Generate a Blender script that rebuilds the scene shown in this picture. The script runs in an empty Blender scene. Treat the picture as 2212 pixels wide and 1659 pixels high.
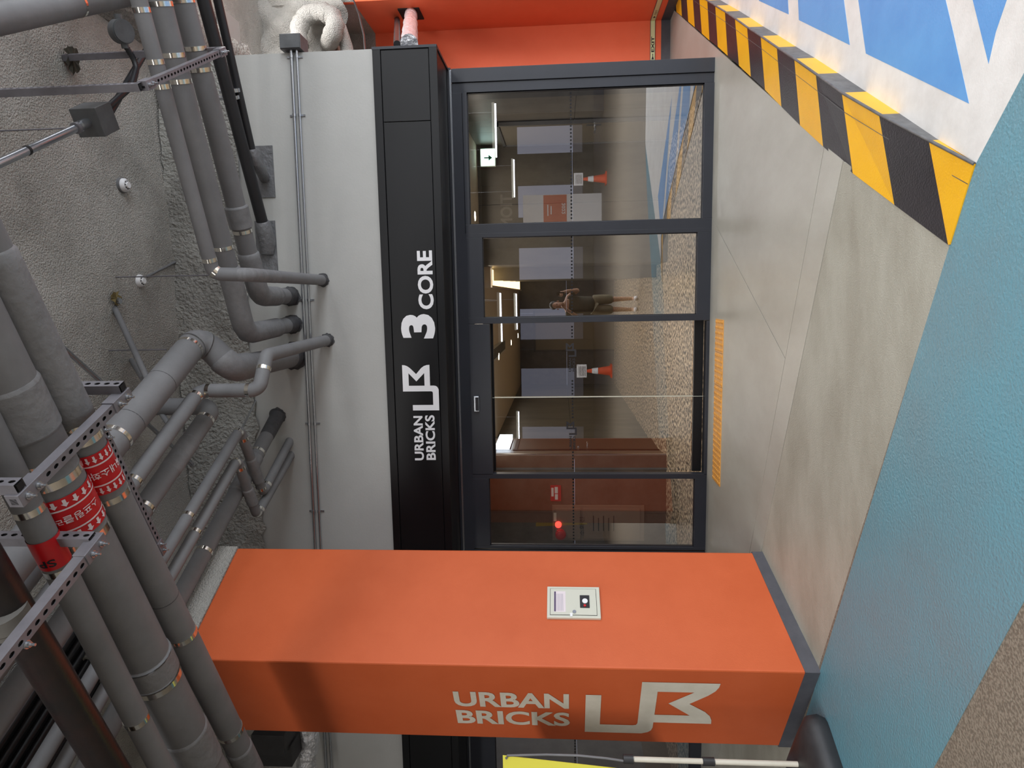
import bpy, bmesh, math, random
from mathutils import Vector as V, Matrix
random.seed(7)
PI = math.pi
sc = bpy.context.scene
COL = sc.collection
# ------------------------------------------------------------------ camera
YAW, PITCH, ROLL, FPX = -0.13096576, 0.07191195, -0.00925971, 1442.66
CAM = V((0, 0, 1.45))
F_ = V((math.sin(YAW)*math.cos(PITCH), math.cos(YAW)*math.cos(PITCH), math.sin(PITCH)))
R0 = V((math.cos(YAW), -math.sin(YAW), 0)); U0 = R0.cross(F_)
R_ = R0*math.cos(ROLL) + U0*math.sin(ROLL); U_ = U0*math.cos(ROLL) - R0*math.sin(ROLL)
cd = bpy.data.cameras.new('camera'); cam = bpy.data.objects.new('camera', cd); COL.objects.link(cam)
M = Matrix.Identity(4)
for i, c in enumerate((-U_, R_, -F_)):
    for j in range(3): M[j][i] = c[j]
M.translation = CAM
cam.matrix_world = M; cd.sensor_width = 36; cd.lens = 36*FPX/2212; cd.clip_start = 0.005; cd.clip_end = 300
sc.camera = cam
# ------------------------------------------------------------------ world, light, exposure
sc.view_settings.view_transform = 'Standard'; sc.view_settings.look = 'None'
sc.view_settings.gamma = 1; sc.view_settings.use_curve_mapping = False
sc.view_settings.exposure = 0.0
w = bpy.data.worlds.new('world'); sc.world = w; w.use_nodes = True
w.node_tree.nodes['Background'].inputs[0].default_value = (0.74, 0.78, 1.0, 1)
w.node_tree.nodes['Background'].inputs[1].default_value = 0.5
def area(name, loc, target, sx, sy, power, col, spread=180):
    l = bpy.data.lights.new(name, 'AREA'); l.shape = 'RECTANGLE'; l.size = sx; l.size_y = sy
    l.energy = power; l.color = col; l.spread = math.radians(spread)
    o = bpy.data.objects.new(name, l); COL.objects.link(o); o.location = loc
    o.rotation_euler = (V(target)-V(loc)).to_track_quat('-Z', 'Y').to_euler(); return o
area('daylight_opening', (9.4, -1.0, 1.6), (0.5, 4.5, 1.0), 9.0, 3.0, 760, (0.88, 0.94, 1.0))
area('garage_fill_right', (3.2, -3.8, 4.86), (3.2, -3.8, 0), 4.5, 2.6, 560, (0.97, 0.98, 1.0))  # unseen overhead fill, added to brighten the floor and right side
area('garage_fill_left', (-3.4, -3.8, 4.86), (-3.4, -3.8, 0), 6.0, 2.6, 680, (1.0, 0.97, 0.93))  # unseen fill added behind the viewpoint to lift surfaces facing it
area('lane_fill', (5.2, 3.2, 4.86), (5.2, 3.2, 0), 2.0, 6.0, 250, (0.97, 0.98, 1.0))  # added out of view to brighten the lane, kerb and pier
area('recess_fill', (3.2, 6.95, 4.86), (3.1, 7.4, 0), 0.4, 1.2, 40, (1.0, 0.98, 0.96))  # added just outside the frame to lift the orange back wall
area('lobby_lamp_main', (-0.9, 8.6, 2.42), (-0.9, 8.6, 0), 2.6, 2.0, 46, (1.0, 0.86, 0.70))
area('lobby_lamp_corridor', (-1.0, 13.5, 2.42), (-1.0, 13.5, 0), 1.6, 5.0, 30, (1.0, 0.84, 0.66))
area('lobby_lamp_right', (1.2, 8.3, 2.42), (1.2, 8.3, 0), 1.0, 1.2, 12, (1.0, 0.85, 0.7))

# ------------------------------------------------------------------ geometry of the view rays (used to find real 3-D points)
def ray(X, Y): return F_ + R_*((1659-Y-829.5)/FPX) - U_*((X-1106)/FPX)
def onz(X, Y, z=0.0): d = ray(X, Y); return CAM + d*((z-CAM.z)/d.z)
def ony(X, Y, y): d = ray(X, Y); return CAM + d*(y/d.y)
def onx(X, Y, x): d = ray(X, Y); return CAM + d*(x/d.x)
def onp(X, Y, p, n): d = ray(X, Y); n = V(n); return CAM + d*(((V(p)-CAM).dot(n))/d.dot(n))
PD = V((0.4715, 0.882, 0)); QD = V((-0.882, 0.4715, 0)); UP = V((0, 0, 1)); XD = V((1, 0, 0)); YD = V((0, 1, 0))

# ------------------------------------------------------------------ materials
def lin(c):
    return tuple(((x/255)/12.92 if x/255 <= .04045 else ((x/255+.055)/1.055)**2.4) for x in c)
MATS = {}
def mat(name, rgb, rough=0.5, metal=0.0, noise=0.0, nscale=6.0, bump=0.0, bscale=200.0, spec=0.5, ncol=None, coat=0, streak=None, bdist=0.01):
    if name in MATS: return MATS[name]
    m = bpy.data.materials.new(name); m.use_nodes = True; nt = m.node_tree; N = nt.nodes; L = nt.links
    b = N['Principled BSDF']; c = lin(rgb)
    b.inputs['Base Color'].default_value = (*c, 1); b.inputs['Roughness'].default_value = rough
    b.inputs['Metallic'].default_value = metal; b.inputs['Specular IOR Level'].default_value = spec
    b.inputs['Coat Weight'].default_value = coat
    tc = N.new('ShaderNodeTexCoord')
    if noise > 0:
        mp = N.new('ShaderNodeMapping'); L.new(tc.outputs['Object'], mp.inputs['Vector'])
        if streak: mp.inputs['Scale'].default_value = streak
        nz = N.new('ShaderNodeTexNoise'); nz.inputs['Scale'].default_value = nscale; nz.inputs['Detail'].default_value = 8
        nz.inputs['Roughness'].default_value = .65
        L.new(mp.outputs[0], nz.inputs['Vector'])
        mx = N.new('ShaderNodeMix'); mx.data_type = 'RGBA'; mx.clamp_factor = True
        c2 = lin(ncol) if ncol else tuple(x*(1-noise) for x in c)
        mx.inputs[6].default_value = (*c, 1); mx.inputs[7].default_value = (*c2, 1)
        rp = N.new('ShaderNodeMapRange'); rp.inputs[1].default_value = .38; rp.inputs[2].default_value = .68
        L.new(nz.outputs[0], rp.inputs[0]); L.new(rp.outputs[0], mx.inputs[0]); L.new(mx.outputs[2], b.inputs['Base Color'])
    if bump > 0:
        n2 = N.new('ShaderNodeTexNoise'); n2.inputs['Scale'].default_value = bscale; n2.inputs['Detail'].default_value = 5
        L.new(tc.outputs['Object'], n2.inputs['Vector'])
        bp = N.new('ShaderNodeBump'); bp.inputs['Strength'].default_value = bump; bp.inputs['Distance'].default_value = bdist
        L.new(n2.outputs[0], bp.inputs['Height']); L.new(bp.outputs[0], b.inputs['Normal'])
    MATS[name] = m; return m
def emis(name, rgb, strength):
    m = mat(name, rgb); b = m.node_tree.nodes['Principled BSDF']
    b.inputs['Emission Color'].default_value = (*lin(rgb), 1); b.inputs['Emission Strength'].default_value = strength; return m
def speckle(name, rgb1, rgb2, rgb3, scale, rough, bump=0.0):
    m = mat(name, rgb1, rough); nt = m.node_tree; N = nt.nodes; L = nt.links; b = N['Principled BSDF']
    tc = N.new('ShaderNodeTexCoord'); vo = N.new('ShaderNodeTexNoise'); vo.inputs['Scale'].default_value = scale; vo.inputs['Detail'].default_value = 3
    L.new(tc.outputs['Object'], vo.inputs['Vector']); cr = N.new('ShaderNodeValToRGB'); e = cr.color_ramp.elements
    e[0].position = .42; e[0].color = (*lin(rgb2), 1); e[1].position = .60; e[1].color = (*lin(rgb3), 1)
    x = e.new(.50); x.color = (*lin(rgb1), 1)
    L.new(vo.outputs[0], cr.inputs[0]); L.new(cr.outputs[0], b.inputs['Base Color'])
    if bump:
        bp = N.new('ShaderNodeBump'); bp.inputs['Strength'].default_value = bump; bp.inputs['Distance'].default_value = .01
        L.new(vo.outputs[0], bp.inputs['Height']); L.new(bp.outputs[0], b.inputs['Normal'])
    return m
def glassmat(name, tint=(0.93, 0.95, 0.96), refl=0.10):
    m = bpy.data.materials.new(name); m.use_nodes = True; nt = m.node_tree; N = nt.nodes; L = nt.links; N.clear()
    out = N.new('ShaderNodeOutputMaterial'); t = N.new('ShaderNodeBsdfTransparent'); t.inputs[0].default_value = (*tint, 1)
    g = N.new('ShaderNodeBsdfGlossy'); g.inputs['Roughness'].default_value = 0.0; g.inputs[0].default_value = (1, 1, 1, 1)
    fr = N.new('ShaderNodeFresnel'); fr.inputs[0].default_value = 1.5
    ad = N.new('ShaderNodeMath'); ad.operation = 'ADD'; ad.use_clamp = True; ad.inputs[1].default_value = refl
    mx = N.new('ShaderNodeMixShader'); L.new(fr.outputs[0], ad.inputs[0]); L.new(ad.outputs[0], mx.inputs[0])
    L.new(t.outputs[0], mx.inputs[1]); L.new(g.outputs[0], mx.inputs[2]); L.new(mx.outputs[0], out.inputs[0])
    MATS[name] = m; return m
m_floor = mat('grey_epoxy_floor', (178, 176, 166), .34, noise=.5, nscale=1.6, ncol=(160, 156, 145), bump=.25, bscale=160, streak=(1, .5, 1), bdist=.004)
m_apron = mat('worn_apron_floor', (172, 170, 158), .40, noise=.5, nscale=2.2, ncol=(152, 148, 135), bump=.5, bscale=140, streak=(.6, 2, 1), bdist=.006)
m_lane = speckle('brown_grey_floor', (128, 119, 107), (112, 104, 93), (142, 133, 120), 90, .55, .5)
m_teal = mat('teal_lane_paint', (100, 150, 166), .33, noise=.6, nscale=1.3, ncol=(108, 140, 152), bump=.55, bscale=75, bdist=.008)
m_white = mat('white_lane_paint', (228, 227, 224), .42, noise=.6, nscale=5, ncol=(212, 210, 206), bump=.2, bscale=120, bdist=.004)
m_blue = mat('blue_lane_paint', (100, 162, 220), .40, noise=.6, nscale=2.5, ncol=(88, 148, 210), bump=.2, bscale=120, bdist=.004)
m_yellow = mat('yellow_kerb_paint', (236, 178, 24), .38, noise=.6, nscale=5, ncol=(230, 170, 20), bump=.35, bscale=110, bdist=.006)
m_black = mat('black_kerb_paint', (45, 42, 47), .38, noise=.5, nscale=5, ncol=(36, 34, 38), bump=.4, bscale=110, bdist=.006)
m_kerbside = mat('worn_kerb_side', (104, 104, 104), .5, noise=.5, nscale=12, ncol=(74, 74, 76))
m_joint = mat('floor_joint', (70, 66, 60), .9)
m_rough = mat('sprayed_insulation', (200, 196, 190), .95, noise=.6, nscale=1.7, ncol=(168, 165, 159), bump=1.0, bscale=80, spec=.1, bdist=.03)
m_rough2 = mat('sprayed_insulation_coarse', (176, 174, 168), .95, noise=.6, nscale=3, ncol=(146, 144, 139), bump=1.0, bscale=34, spec=.1, bdist=.05)
m_gwall = mat('grey_painted_wall', (180, 180, 177), .6, noise=.35, nscale=1.2, ncol=(173, 173, 170), bump=.08, bscale=60, spec=.3)
m_orange = mat('orange_column_paint', (204, 97, 54), .5, noise=.5, nscale=1.6, ncol=(196, 90, 47), bump=.06, bscale=120, spec=.35)
m_redor = mat('orange_red_wall_paint', (250, 122, 84), .55, noise=.4, nscale=1.5, ncol=(244, 114, 76), bump=.06, bscale=120, spec=.3)
m_base = mat('dark_grey_base_paint', (84, 84, 90), .5, noise=.4, nscale=8, ncol=(72, 72, 78))
m_frame = mat('charcoal_aluminium', (46, 48, 55), .38, noise=.3, nscale=2, ncol=(42, 44, 50), spec=.4)
m_sign = mat('black_sign_panel', (11, 12, 16), .42, noise=.3, nscale=2, ncol=(9, 10, 13), spec=.35)
m_letter = mat('white_lettering', (236, 236, 238), .5)
m_letter2 = mat('off_white_lettering', (214, 208, 194), .6, noise=.4, nscale=6, ncol=(202, 196, 180))
m_pipe = mat('grey_pipe_wrap', (122, 122, 124), .62, noise=.5, nscale=3, ncol=(110, 110, 112), bump=.12, bscale=40, spec=.35, bdist=.006)
m_pipe2 = mat('grey_wrap_tape', (128, 128, 130), .6, noise=.5, nscale=9, ncol=(112, 112, 114), bump=.4, bscale=30, spec=.35, bdist=.01)
m_sleeve = mat('dark_sleeve_tape', (72, 72, 75), .6, noise=.5, nscale=14, ncol=(60, 60, 62), bump=.6, bscale=40, bdist=.015)
m_silver = mat('grey_foil_tape', (118, 119, 122), .42, metal=.35, bump=.6, bscale=28, bdist=.015)
m_blackp = mat('black_pipe', (34, 34, 38), .45, noise=.4, nscale=6, ncol=(26, 26, 29))
m_rust = mat('black_steel_pipe', (30, 27, 27), .34, noise=.6, nscale=7, ncol=(46, 32, 30), bump=.1, bscale=60)
m_band = mat('aluminium_band', (225, 222, 214), .16, metal=1.0)
m_strut = mat('galvanised_strut', (128, 126, 132), .42, metal=.25, noise=.4, nscale=9, ncol=(112, 110, 116))
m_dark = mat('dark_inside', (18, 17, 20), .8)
m_steel = mat('zinc_steel', (186, 190, 196), .24, metal=.9)
m_box = mat('grey_metal_box', (98, 100, 102), .5, metal=.2, noise=.3, nscale=8)
m_red = mat('red_label', (196, 26, 34), .35)
m_labelw = mat('label_white', (226, 214, 218), .45)
m_ceil = mat('lobby_ceiling_cream', (222, 208, 186), .7)
m_tile = mat('brown_stone_tile', (98, 87, 79), .42, noise=.7, nscale=3.2, ncol=(76, 67, 60))
m_tile2 = mat('olive_stone_tile', (104, 99, 89), .42, noise=.7, nscale=3.2, ncol=(84, 79, 71), streak=(1, 1, .3))
m_terr = speckle('lobby_terrazzo', (160, 144, 124), (62, 52, 44), (238, 222, 198), 24, .3)
m_door = mat('dark_brown_door', (74, 62, 54), .45)
m_offwhite = mat('cream_enamel', (206, 206, 192), .4)
m_conc = mat('plain_concrete', (108, 106, 102), .8, noise=.5, nscale=2, ncol=(88, 86, 84))
m_foil = mat('crumpled_foil', (222, 224, 228), .32, metal=.55, bump=1.0, bscale=16, bdist=.05)
m_rubber = mat('black_plastic', (48, 48, 50), .5, noise=.3, nscale=12)
m_bannr = mat('yellow_banner', (236, 228, 84), .6)
m_tact = mat('tactile_orange', (226, 160, 68), .45, noise=.4, nscale=12, ncol=(206, 142, 56))
m_photolum = mat('photoluminescent_strip', (222, 228, 176), .45)
m_blackink = mat('black_ink', (26, 24, 30), .5)
m_glass = glassmat('clear_glass', (.78, .80, .82), .24)
m_glass2 = glassmat('sliding_door_glass', (.84, .85, .86), .13)

# ------------------------------------------------------------------ builders
class MB:
    def __init__(s): s.v = []; s.f = []; s.mi = []; s.sm = []
    def add(s, vs, fs, mi=0, smooth=False):
        o = len(s.v); s.v += [tuple(p) for p in vs]
        for f in fs: s.f.append([o+i for i in f]); s.mi.append(mi); s.sm.append(smooth)
    def box(s, o, a, b, c, mi=0):
        o, a, b, c = V(o), V(a), V(b), V(c)
        if a.cross(b).dot(c) < 0: a, b = b, a
        p = [o, o+a, o+a+b, o+b, o+c, o+a+c, o+a+b+c, o+b+c]
        s.add(p, [(3, 2, 1, 0), (4, 5, 6, 7), (0, 1, 5, 4), (1, 2, 6, 5), (2, 3, 7, 6), (3, 0, 4, 7)], mi); return s
    def bb(s, x0, x1, y0, y1, z0, z1, mi=0):
        return s.box((x0, y0, z0), (x1-x0, 0, 0), (0, y1-y0, 0), (0, 0, z1-z0), mi)
    def prism(s, pts, d, mi=0):   # pts: 3-D polygon, d: extrusion vector
        pts = [V(p) for p in pts]; d = V(d); n = len(pts)
        nrm = sum(((pts[i]-pts[0]).cross(pts[(i+1) % n]-pts[0]) for i in range(1, n-1)), V((0, 0, 0)))
        if nrm.dot(d) < 0: pts = pts[::-1]
        s.add(pts + [p+d for p in pts], [tuple(range(n-1, -1, -1)), tuple(range(n, 2*n))] + [(i, (i+1) % n, n+(i+1) % n, n+i) for i in range(n)], mi); return s
    def tube(s, path, rad, seg=20, mi=0, caps=True, smooth=True):
        path = [V(p) for p in path]; n = len(path)
        if not isinstance(rad, (list, tuple)): rad = [rad]*n
        T = []
        for i in range(n):
            t = path[min(i+1, n-1)] - path[max(i-1, 0)]; T.append(t.normalized())
        ref = UP if abs(T[0].dot(UP)) < .9 else XD
        u = T[0].cross(ref).normalized(); vs = []
        for i in range(n):
            u = (u - T[i]*u.dot(T[i])).normalized(); w_ = T[i].cross(u)
            for k in range(seg):
                a = 2*PI*k/seg; vs.append(path[i] + (u*math.cos(a)+w_*math.sin(a))*rad[i])
        fs = []
        for i in range(n-1):
            for k in range(seg):
                a = i*seg+k; b = i*seg+(k+1) % seg; fs.append((a, b, b+seg, a+seg))
        s.add(vs, fs, mi, smooth)
        if caps: 
            s.add(vs[:seg], [tuple(range(seg-1, -1, -1))], mi); s.add(vs[-seg:], [tuple(range(seg))], mi)
        return s
    def cyl(s, p, q, r, seg=16, mi=0): return s.tube([p, q], r, seg, mi)
    def ball(s, c, r, mi=0, n=10, sc_=(1, 1, 1)):
        c = V(c); vs = []; fs = []
        for i in range(n+1):
            a = PI*i/n
            for k in range(2*n):
                b = PI*k/n; vs.append(c + V((r*sc_[0]*math.sin(a)*math.cos(b), r*sc_[1]*math.sin(a)*math.sin(b), r*sc_[2]*math.cos(a))))
        for i in range(n):
            for k in range(2*n): fs.append((i*2*n+k, (i+1)*2*n+k, (i+1)*2*n+(k+1) % (2*n), i*2*n+(k+1) % (2*n)))
        s.add(vs, fs, mi, True); return s
    def build(s, name, mats, parent=None, bevel=0, **props):
        me = bpy.data.meshes.new(name); me.from_pydata(s.v, [], s.f)
        if not isinstance(mats, (list, tuple)): mats = [mats]
        for m in mats: me.materials.append(m)
        me.polygons.foreach_set('material_index', s.mi); me.polygons.foreach_set('use_smooth', s.sm); me.update()
        o = bpy.data.objects.new(name, me); COL.objects.link(o)
        if parent is not None:
            o.parent = parent; p = parent; off = V((0, 0, 0))
            while p is not None: off += p.location; p = p.parent
            o.location = -off
        if bevel:
            b = o.modifiers.new('bevel', 'BEVEL'); b.width = bevel; b.segments = 2; b.limit_method = 'ANGLE'; b.angle_limit = .7
        for k, v in props.items(): o[k] = v
        return o
def thing(name, loc, label, cat, group=None):
    o = bpy.data.objects.new(name, None); COL.objects.link(o); o.location = loc; o.empty_display_size = .1
    o['label'] = label; o['category'] = cat
    if group: o['group'] = group
    return o
def sroot(name, loc=(0, 0, 0)):
    o = bpy.data.objects.new(name, None); COL.objects.link(o); o.location = loc; o['kind'] = 'structure'; return o

def text_geo(body, bold=0.0, spacing=1.0):
    cu = bpy.data.curves.new('txt', 'FONT'); cu.body = body; cu.size = 1; cu.offset = bold; cu.resolution_u = 4; cu.space_character = spacing
    cu.fill_mode = 'FRONT'
    o = bpy.data.objects.new('txt', cu); COL.objects.link(o)
    dg = bpy.context.evaluated_depsgraph_get(); me = bpy.data.meshes.new_from_object(o.evaluated_get(dg))
    vs = [v.co.copy() for v in me.vertices]; fs = [tuple(p.vertices) for p in me.polygons]
    bpy.data.objects.remove(o); bpy.data.meshes.remove(me); bpy.data.curves.remove(cu)
    x0 = min(v.x for v in vs); x1 = max(v.x for v in vs); y0 = min(v.y for v in vs); y1 = max(v.y for v in vs)
    return [((v.x-x0)/(x1-x0), (v.y-y0)/(y1-y0)) for v in vs], fs
def text_mb(mb, body, org, right, up, nrm, bold=0.02, mi=0, spacing=1.0, depth=0.0015):
    """lettering filling the rectangle org + right*s + up*t, raised by depth along nrm"""
    vs, fs = text_geo(body, bold, spacing); org, right, up, nrm = V(org), V(right), V(up), V(nrm).normalized()
    mb.add([org+right*a+up*b+nrm*depth for a, b in vs], fs, mi)
LOGO = [(0, .74), (.12, .74), (.12, .165), (.385, .165), (.41, .175), (.42, .21), (.42, 1), (1, 1), (.995, .93), (.975, .86), (.93, .78), (.80, .615),
        (.93, .47), (.975, .39), (.995, .31), (1, .235), (.545, .235), (.545, .13), (.535, .07), (.51, .03), (.46, 0), (0, 0)]
HOLE = [(.545, .83), (.82, .83), (.64, .615), (.82, .39), (.545, .39)]
def logo_mb(mb, org, right, up, nrm, mi=0, depth=.0015):
    bm = bmesh.new(); eds = []
    for ring in (LOGO, HOLE):
        vv = [bm.verts.new((a, b, 0)) for a, b in ring]
        for i in range(len(vv)): eds.append(bm.edges.new((vv[i], vv[(i+1) % len(vv)])))
    bmesh.ops.triangle_fill(bm, use_beauty=True, use_dissolve=False, edges=eds)
    bm.verts.index_update(); org, right, up, nrm = V(org), V(right), V(up), V(nrm).normalized()
    mb.add([org+right*v.co.x+up*v.co.y+nrm*depth for v in bm.verts], [tuple(v.index for v in f.verts) for f in bm.faces], mi); bm.free()

def fillet(pts, r, n=7):
    pts = [V(p) for p in pts]; out = [pts[0]]
    for i in range(1, len(pts)-1):
        a = (pts[i-1]-pts[i]); b = (pts[i+1]-pts[i]); la, lb_ = a.length, b.length; a.normalize(); b.normalize()
        ang = a.angle(b)
        if ang > PI-.05: continue
        t = min(r/math.tan(ang/2), la*.48, lb_*.48); rr_ = t*math.tan(ang/2)
        c = pts[i]+(a+b).normalized()*(rr_/math.sin(ang/2)); s = pts[i]+a*t; e = pts[i]+b*t
        va, vb = s-c, e-c; tot = va.angle(vb)
        for k in range(n+1):
            f_ = k/n; out.append(c+(va*math.sin((1-f_)*tot)+vb*math.sin(f_*tot))/math.sin(tot))
    out.append(pts[-1]); return out

# ------------------------------------------------------------------ FLOOR
LK1, LK2 = V((.639, 3.641, 0)), V((-1.87, 4.772, 0))          # crest line: flat platform ends, apron starts
TL1, TL2 = V((.174, 2.852, 0)), V((-2.384, 3.974, 0))         # foot of the apron at lane level
ZL = -.12
an = V((LK1.y-LK2.y, LK2.x-LK1.x, 0)).normalized()            # pointing to camera side
if an.y > 0: an = -an
AW = (TL1-LK1).dot(an)
def apz(p):
    t = (V((p[0], p[1], 0))-LK1).dot(an)/AW; return max(0, min(1, t))*ZL
def on_top(X, Y):      # point of the platform/apron surface seen at this pixel
    p = onz(X, Y, 0)
    for _ in range(25): p = onz(X, Y, apz(p)*.5 + p.z*.5)
    return p
def clip(poly, p, n):
    out = []
    for i in range(len(poly)):
        a, b = poly[i], poly[(i+1) % len(poly)]; da, db = (a-p).dot(n), (b-p).dot(n)
        if da >= 0: out.append(a)
        if da*db < 0: out.append(a+(b-a)*(da/(da-db)))
    return out
def line(a, b): a, b = V(a), V(b); return a, V((a.y-b.y, b.x-a.x, 0)).normalized()
floor = sroot('floor')
lane = MB(); lane.bb(-40, 40, -60, 12, ZL-.2, ZL); lane.build('lane_slab', m_lane, floor)
KL0, KL1 = V((3.478, 8.962, 0)), V((.174, 2.852, 0))          # kerb's platform-side line
kp, kn = line(KL0, (.639, 3.641, 0))
if kn.x > 0: kn = -kn
base = [V((-9, 6.0, 0)), V((-9, 9, 0)), V((3.6, 9.6, 0)), V((3.6, 2.0, 0)), V((-9, 2.0, 0))]
joints = [line((.771, 3.897, 0), (-1.98, 5.059, 0)), line((.60, 6.40, 0), (-.42, 4.427, 0))]
def slab(poly, name, m):
    if len(poly) < 3: return
    mb = MB(); mb.prism([p+V((0, 0, apz(p))) for p in poly], (0, 0, -.11)); mb.build(name, m, floor)
LKp, LKn = LK1, -an
W = [V((-9, 9.3, 0)), V((3.6, 9.3, 0)), V((3.6, 2.0, 0)), V((-9, 2.0, 0))]
W = clip(W, kp-kn*.012, kn)
plat = clip(W, LKp-an*.004, -an); apr = clip(clip(W, LKp+an*.004, an), TL1, -an)
g = .0035
j1, n1 = joints[0]
if n1.y < 0: n1 = -n1
far = clip(plat, j1+n1*g, n1); near = clip(plat, j1-n1*g, -n1)
j2, n2 = joints[1]
for sgn in (1, -1): slab(clip(far, j2+n2*g*sgn, n2*sgn), 'floor_slab', m_floor)
slab(near, 'floor_slab', m_floor); slab(apr, 'apron_slab', m_apron)
mb = MB(); mb.prism([p+V((0, 0, -.006)) for p in plat], (0, 0, -.05)); mb.build('joint_bed', m_joint, floor)
# teal lane band and its far edge; white / blue markings (thin coats on the lane slab)
def paint(pts, name, m, z, t=.002):
    mb = MB(); mb.prism([V((p[0], p[1], ZL+z)) for p in pts], (0, 0, t)); return mb.build(name, m, floor)
tq1, tq2 = onz(2212, 1300, ZL), onz(2017, 1659, ZL); td = (tq2-tq1).normalized()
tdd = (TL2-TL1).normalized(); wt = V((.464, 2.714, 0)); wd = V((.711-.464, 2.485-2.714, 0)).normalized()
paint([TL1-tdd*.001, TL2+tdd*8, tq2+td*8, tq1-td*3.2, (wt+wd*3.0), wt], 'teal_paint', m_teal, 0)
# white ground right of the kerb
kr = PD
paint([(wt.x, wt.y), (wt.x+wd.x*3.0, wt.y+wd.y*3.0), (7.5, 1.0), (9, 9), (4.2, 9.6), (.40+kr.x*7.6, 2.62+kr.y*7.6)], 'white_paint', m_white, 0.0005)
blue = [[(1638.6, 0), (1702.9, 0), (1704.7, 31.2), (1640.5, 1.8)], [(1724.9, 0), (1824, 0), (1836.9, 97.3), (1726.7, 43.3)],
        [(1855.2, 0), (2044.3, 0), (2060.8, 69.8), (2094.9, 223.9), (1871.7, 115.6)], [(2103, 0), (2176.4, 0), (2152.6, 69.8), (2137.2, 137.7)]]
def g2(q): p = onz(q[0], q[1], ZL); return V((p.x, p.y, 0))
B = [[g2(q) for q in b] for b in blue]
# edges that leave the picture are carried on in their own direction on the ground
def ext(a, b, k): return a + (a-b)*k
P1 = [ext(B[0][0], B[0][3], 0)+V((1.6, 1.0, 0)), ext(B[0][1], B[0][2], 8), B[0][2], B[0][3]]
b2 = B[1]; P2 = [ext(b2[0], b2[3], 6), ext(b2[1], b2[2], 6), b2[2], b2[3]]
b3 = B[2]; P3 = [ext(b3[0], b3[4], 4.5), ext(b3[1], b3[2], 4.5), b3[2], b3[3], b3[4]]
b4 = B[3]; P4 = [ext(b4[0], b4[3], 6), ext(b4[1], b4[2], 6), b4[2], b4[3]]
for P in (P1, P2, P3, P4): paint(P, 'blue_paint', m_blue, .0012)
# kerb: black and yellow blocks
kerb = thing('kerb', (1.5, 5.0, 0), 'long low kerb painted in black and yellow hazard stripes beside the blue and white lane', 'kerb')
BL = [(1775, 1440), (1453, 1205), (1208, 1020), (1033, 862), (897, 737), (787, 628), (690, 528), (607, 452), (537, 386), (470, 328), (412, 275), (363, 238), (318, 197), (276, 160), (238, 128), (200, 96), (168, 70)]
BR = [(1655, 825), (1362, 672), (1143, 545), (990, 435), (863, 345), (760, 278), (665, 212), (585, 160), (513, 108), (454, 68), (397, 33), (350, 3), (302, -25), (262, -52), (224, -78), (190, -102), (158, -124)]
cr = lambda q: (1400+q[0]/2.7241, q[1]/2.7241)
Lp = [on_top(*cr(q)) for q in BL]; Rp = [on_top(*cr(q)) for q in BR]
Lp = [on_top(2055, 528)] + Lp; Rp = [onz(2106, 354, ZL+.004)] + Rp
def kz(p): return max(apz(p), ZL+.004)
for i in range(len(Lp)-1):
    a, b, c, d = Lp[i], Lp[i+1], Rp[i+1], Rp[i]
    blk = MB(); col = m_yellow if i % 2 == 0 else m_black
    top = [V((p.x, p.y, kz(p)+.003)) for p in (a, b, c, d)]; bot = [V((p.x, p.y, ZL-.01)) for p in top]
    blk.add(top+bot, [(0, 3, 2, 1), (4, 5, 6, 7), (0, 1, 5, 4), (1, 2, 6, 5), (3, 0, 4, 7)], 0)
    blk.add([top[2], top[3], bot[3], bot[2]], [(0, 1, 2, 3)], 1)
    blk.build('yellow_stripe' if i % 2 == 0 else 'black_stripe', [col, m_yellow if i % 2 == 0 else m_kerbside], kerb)
# thin moulded nosing along the kerb's lane-side edge
nose = MB(); pts = [V((p.x, p.y, kz(p)+.002)) for p in Rp]
nose.tube(pts, .007, 8); nose.build('edge_trim', m_kerbside, kerb)
ln = MB()
for i in range(len(Rp)-1):
    a_, b_ = [r_+(l_-r_)*.24 for r_, l_ in ((Rp[i], Lp[i]), (Rp[i+1], Lp[i+1]))]
    a_ = V((a_.x, a_.y, kz(a_)+.0035)); b_ = V((b_.x, b_.y, kz(b_)+.0035)); sd_ = (b_-a_).cross(UP).normalized()*.0016
    ln.add([a_-sd_, a_+sd_, b_+sd_, b_-sd_], [(0, 1, 2, 3)])
ln.build('nosing_seam', m_kerbside, kerb)

# tactile paving strip: five tiles with domes
for i in range(5):
    x0 = -1.765+i*.305; t = MB(); t.bb(x0+.002, x0+.303, 6.045, 6.335, -.02, .006)
    to = t.build('tactile_tile', m_tact, floor, bevel=.002)
    d = MB()
    for a in range(6):
        for b in range(6):
            c = V((x0+.028+a*.05, 6.065+b*.05, .006))
            vs = []; 
            for r_, z_ in ((.015, 0), (.010, .005)):
                for k in range(8): vs.append(c+V((r_*math.cos(k*PI/4), r_*math.sin(k*PI/4), z_)))
            d.add(vs, [(k, (k+1) % 8, 8+(k+1) % 8, 8+k) for k in range(8)]+[tuple(range(8, 16))], 0)
    d.build('dome', m_tact, to, kind='stuff')

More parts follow.
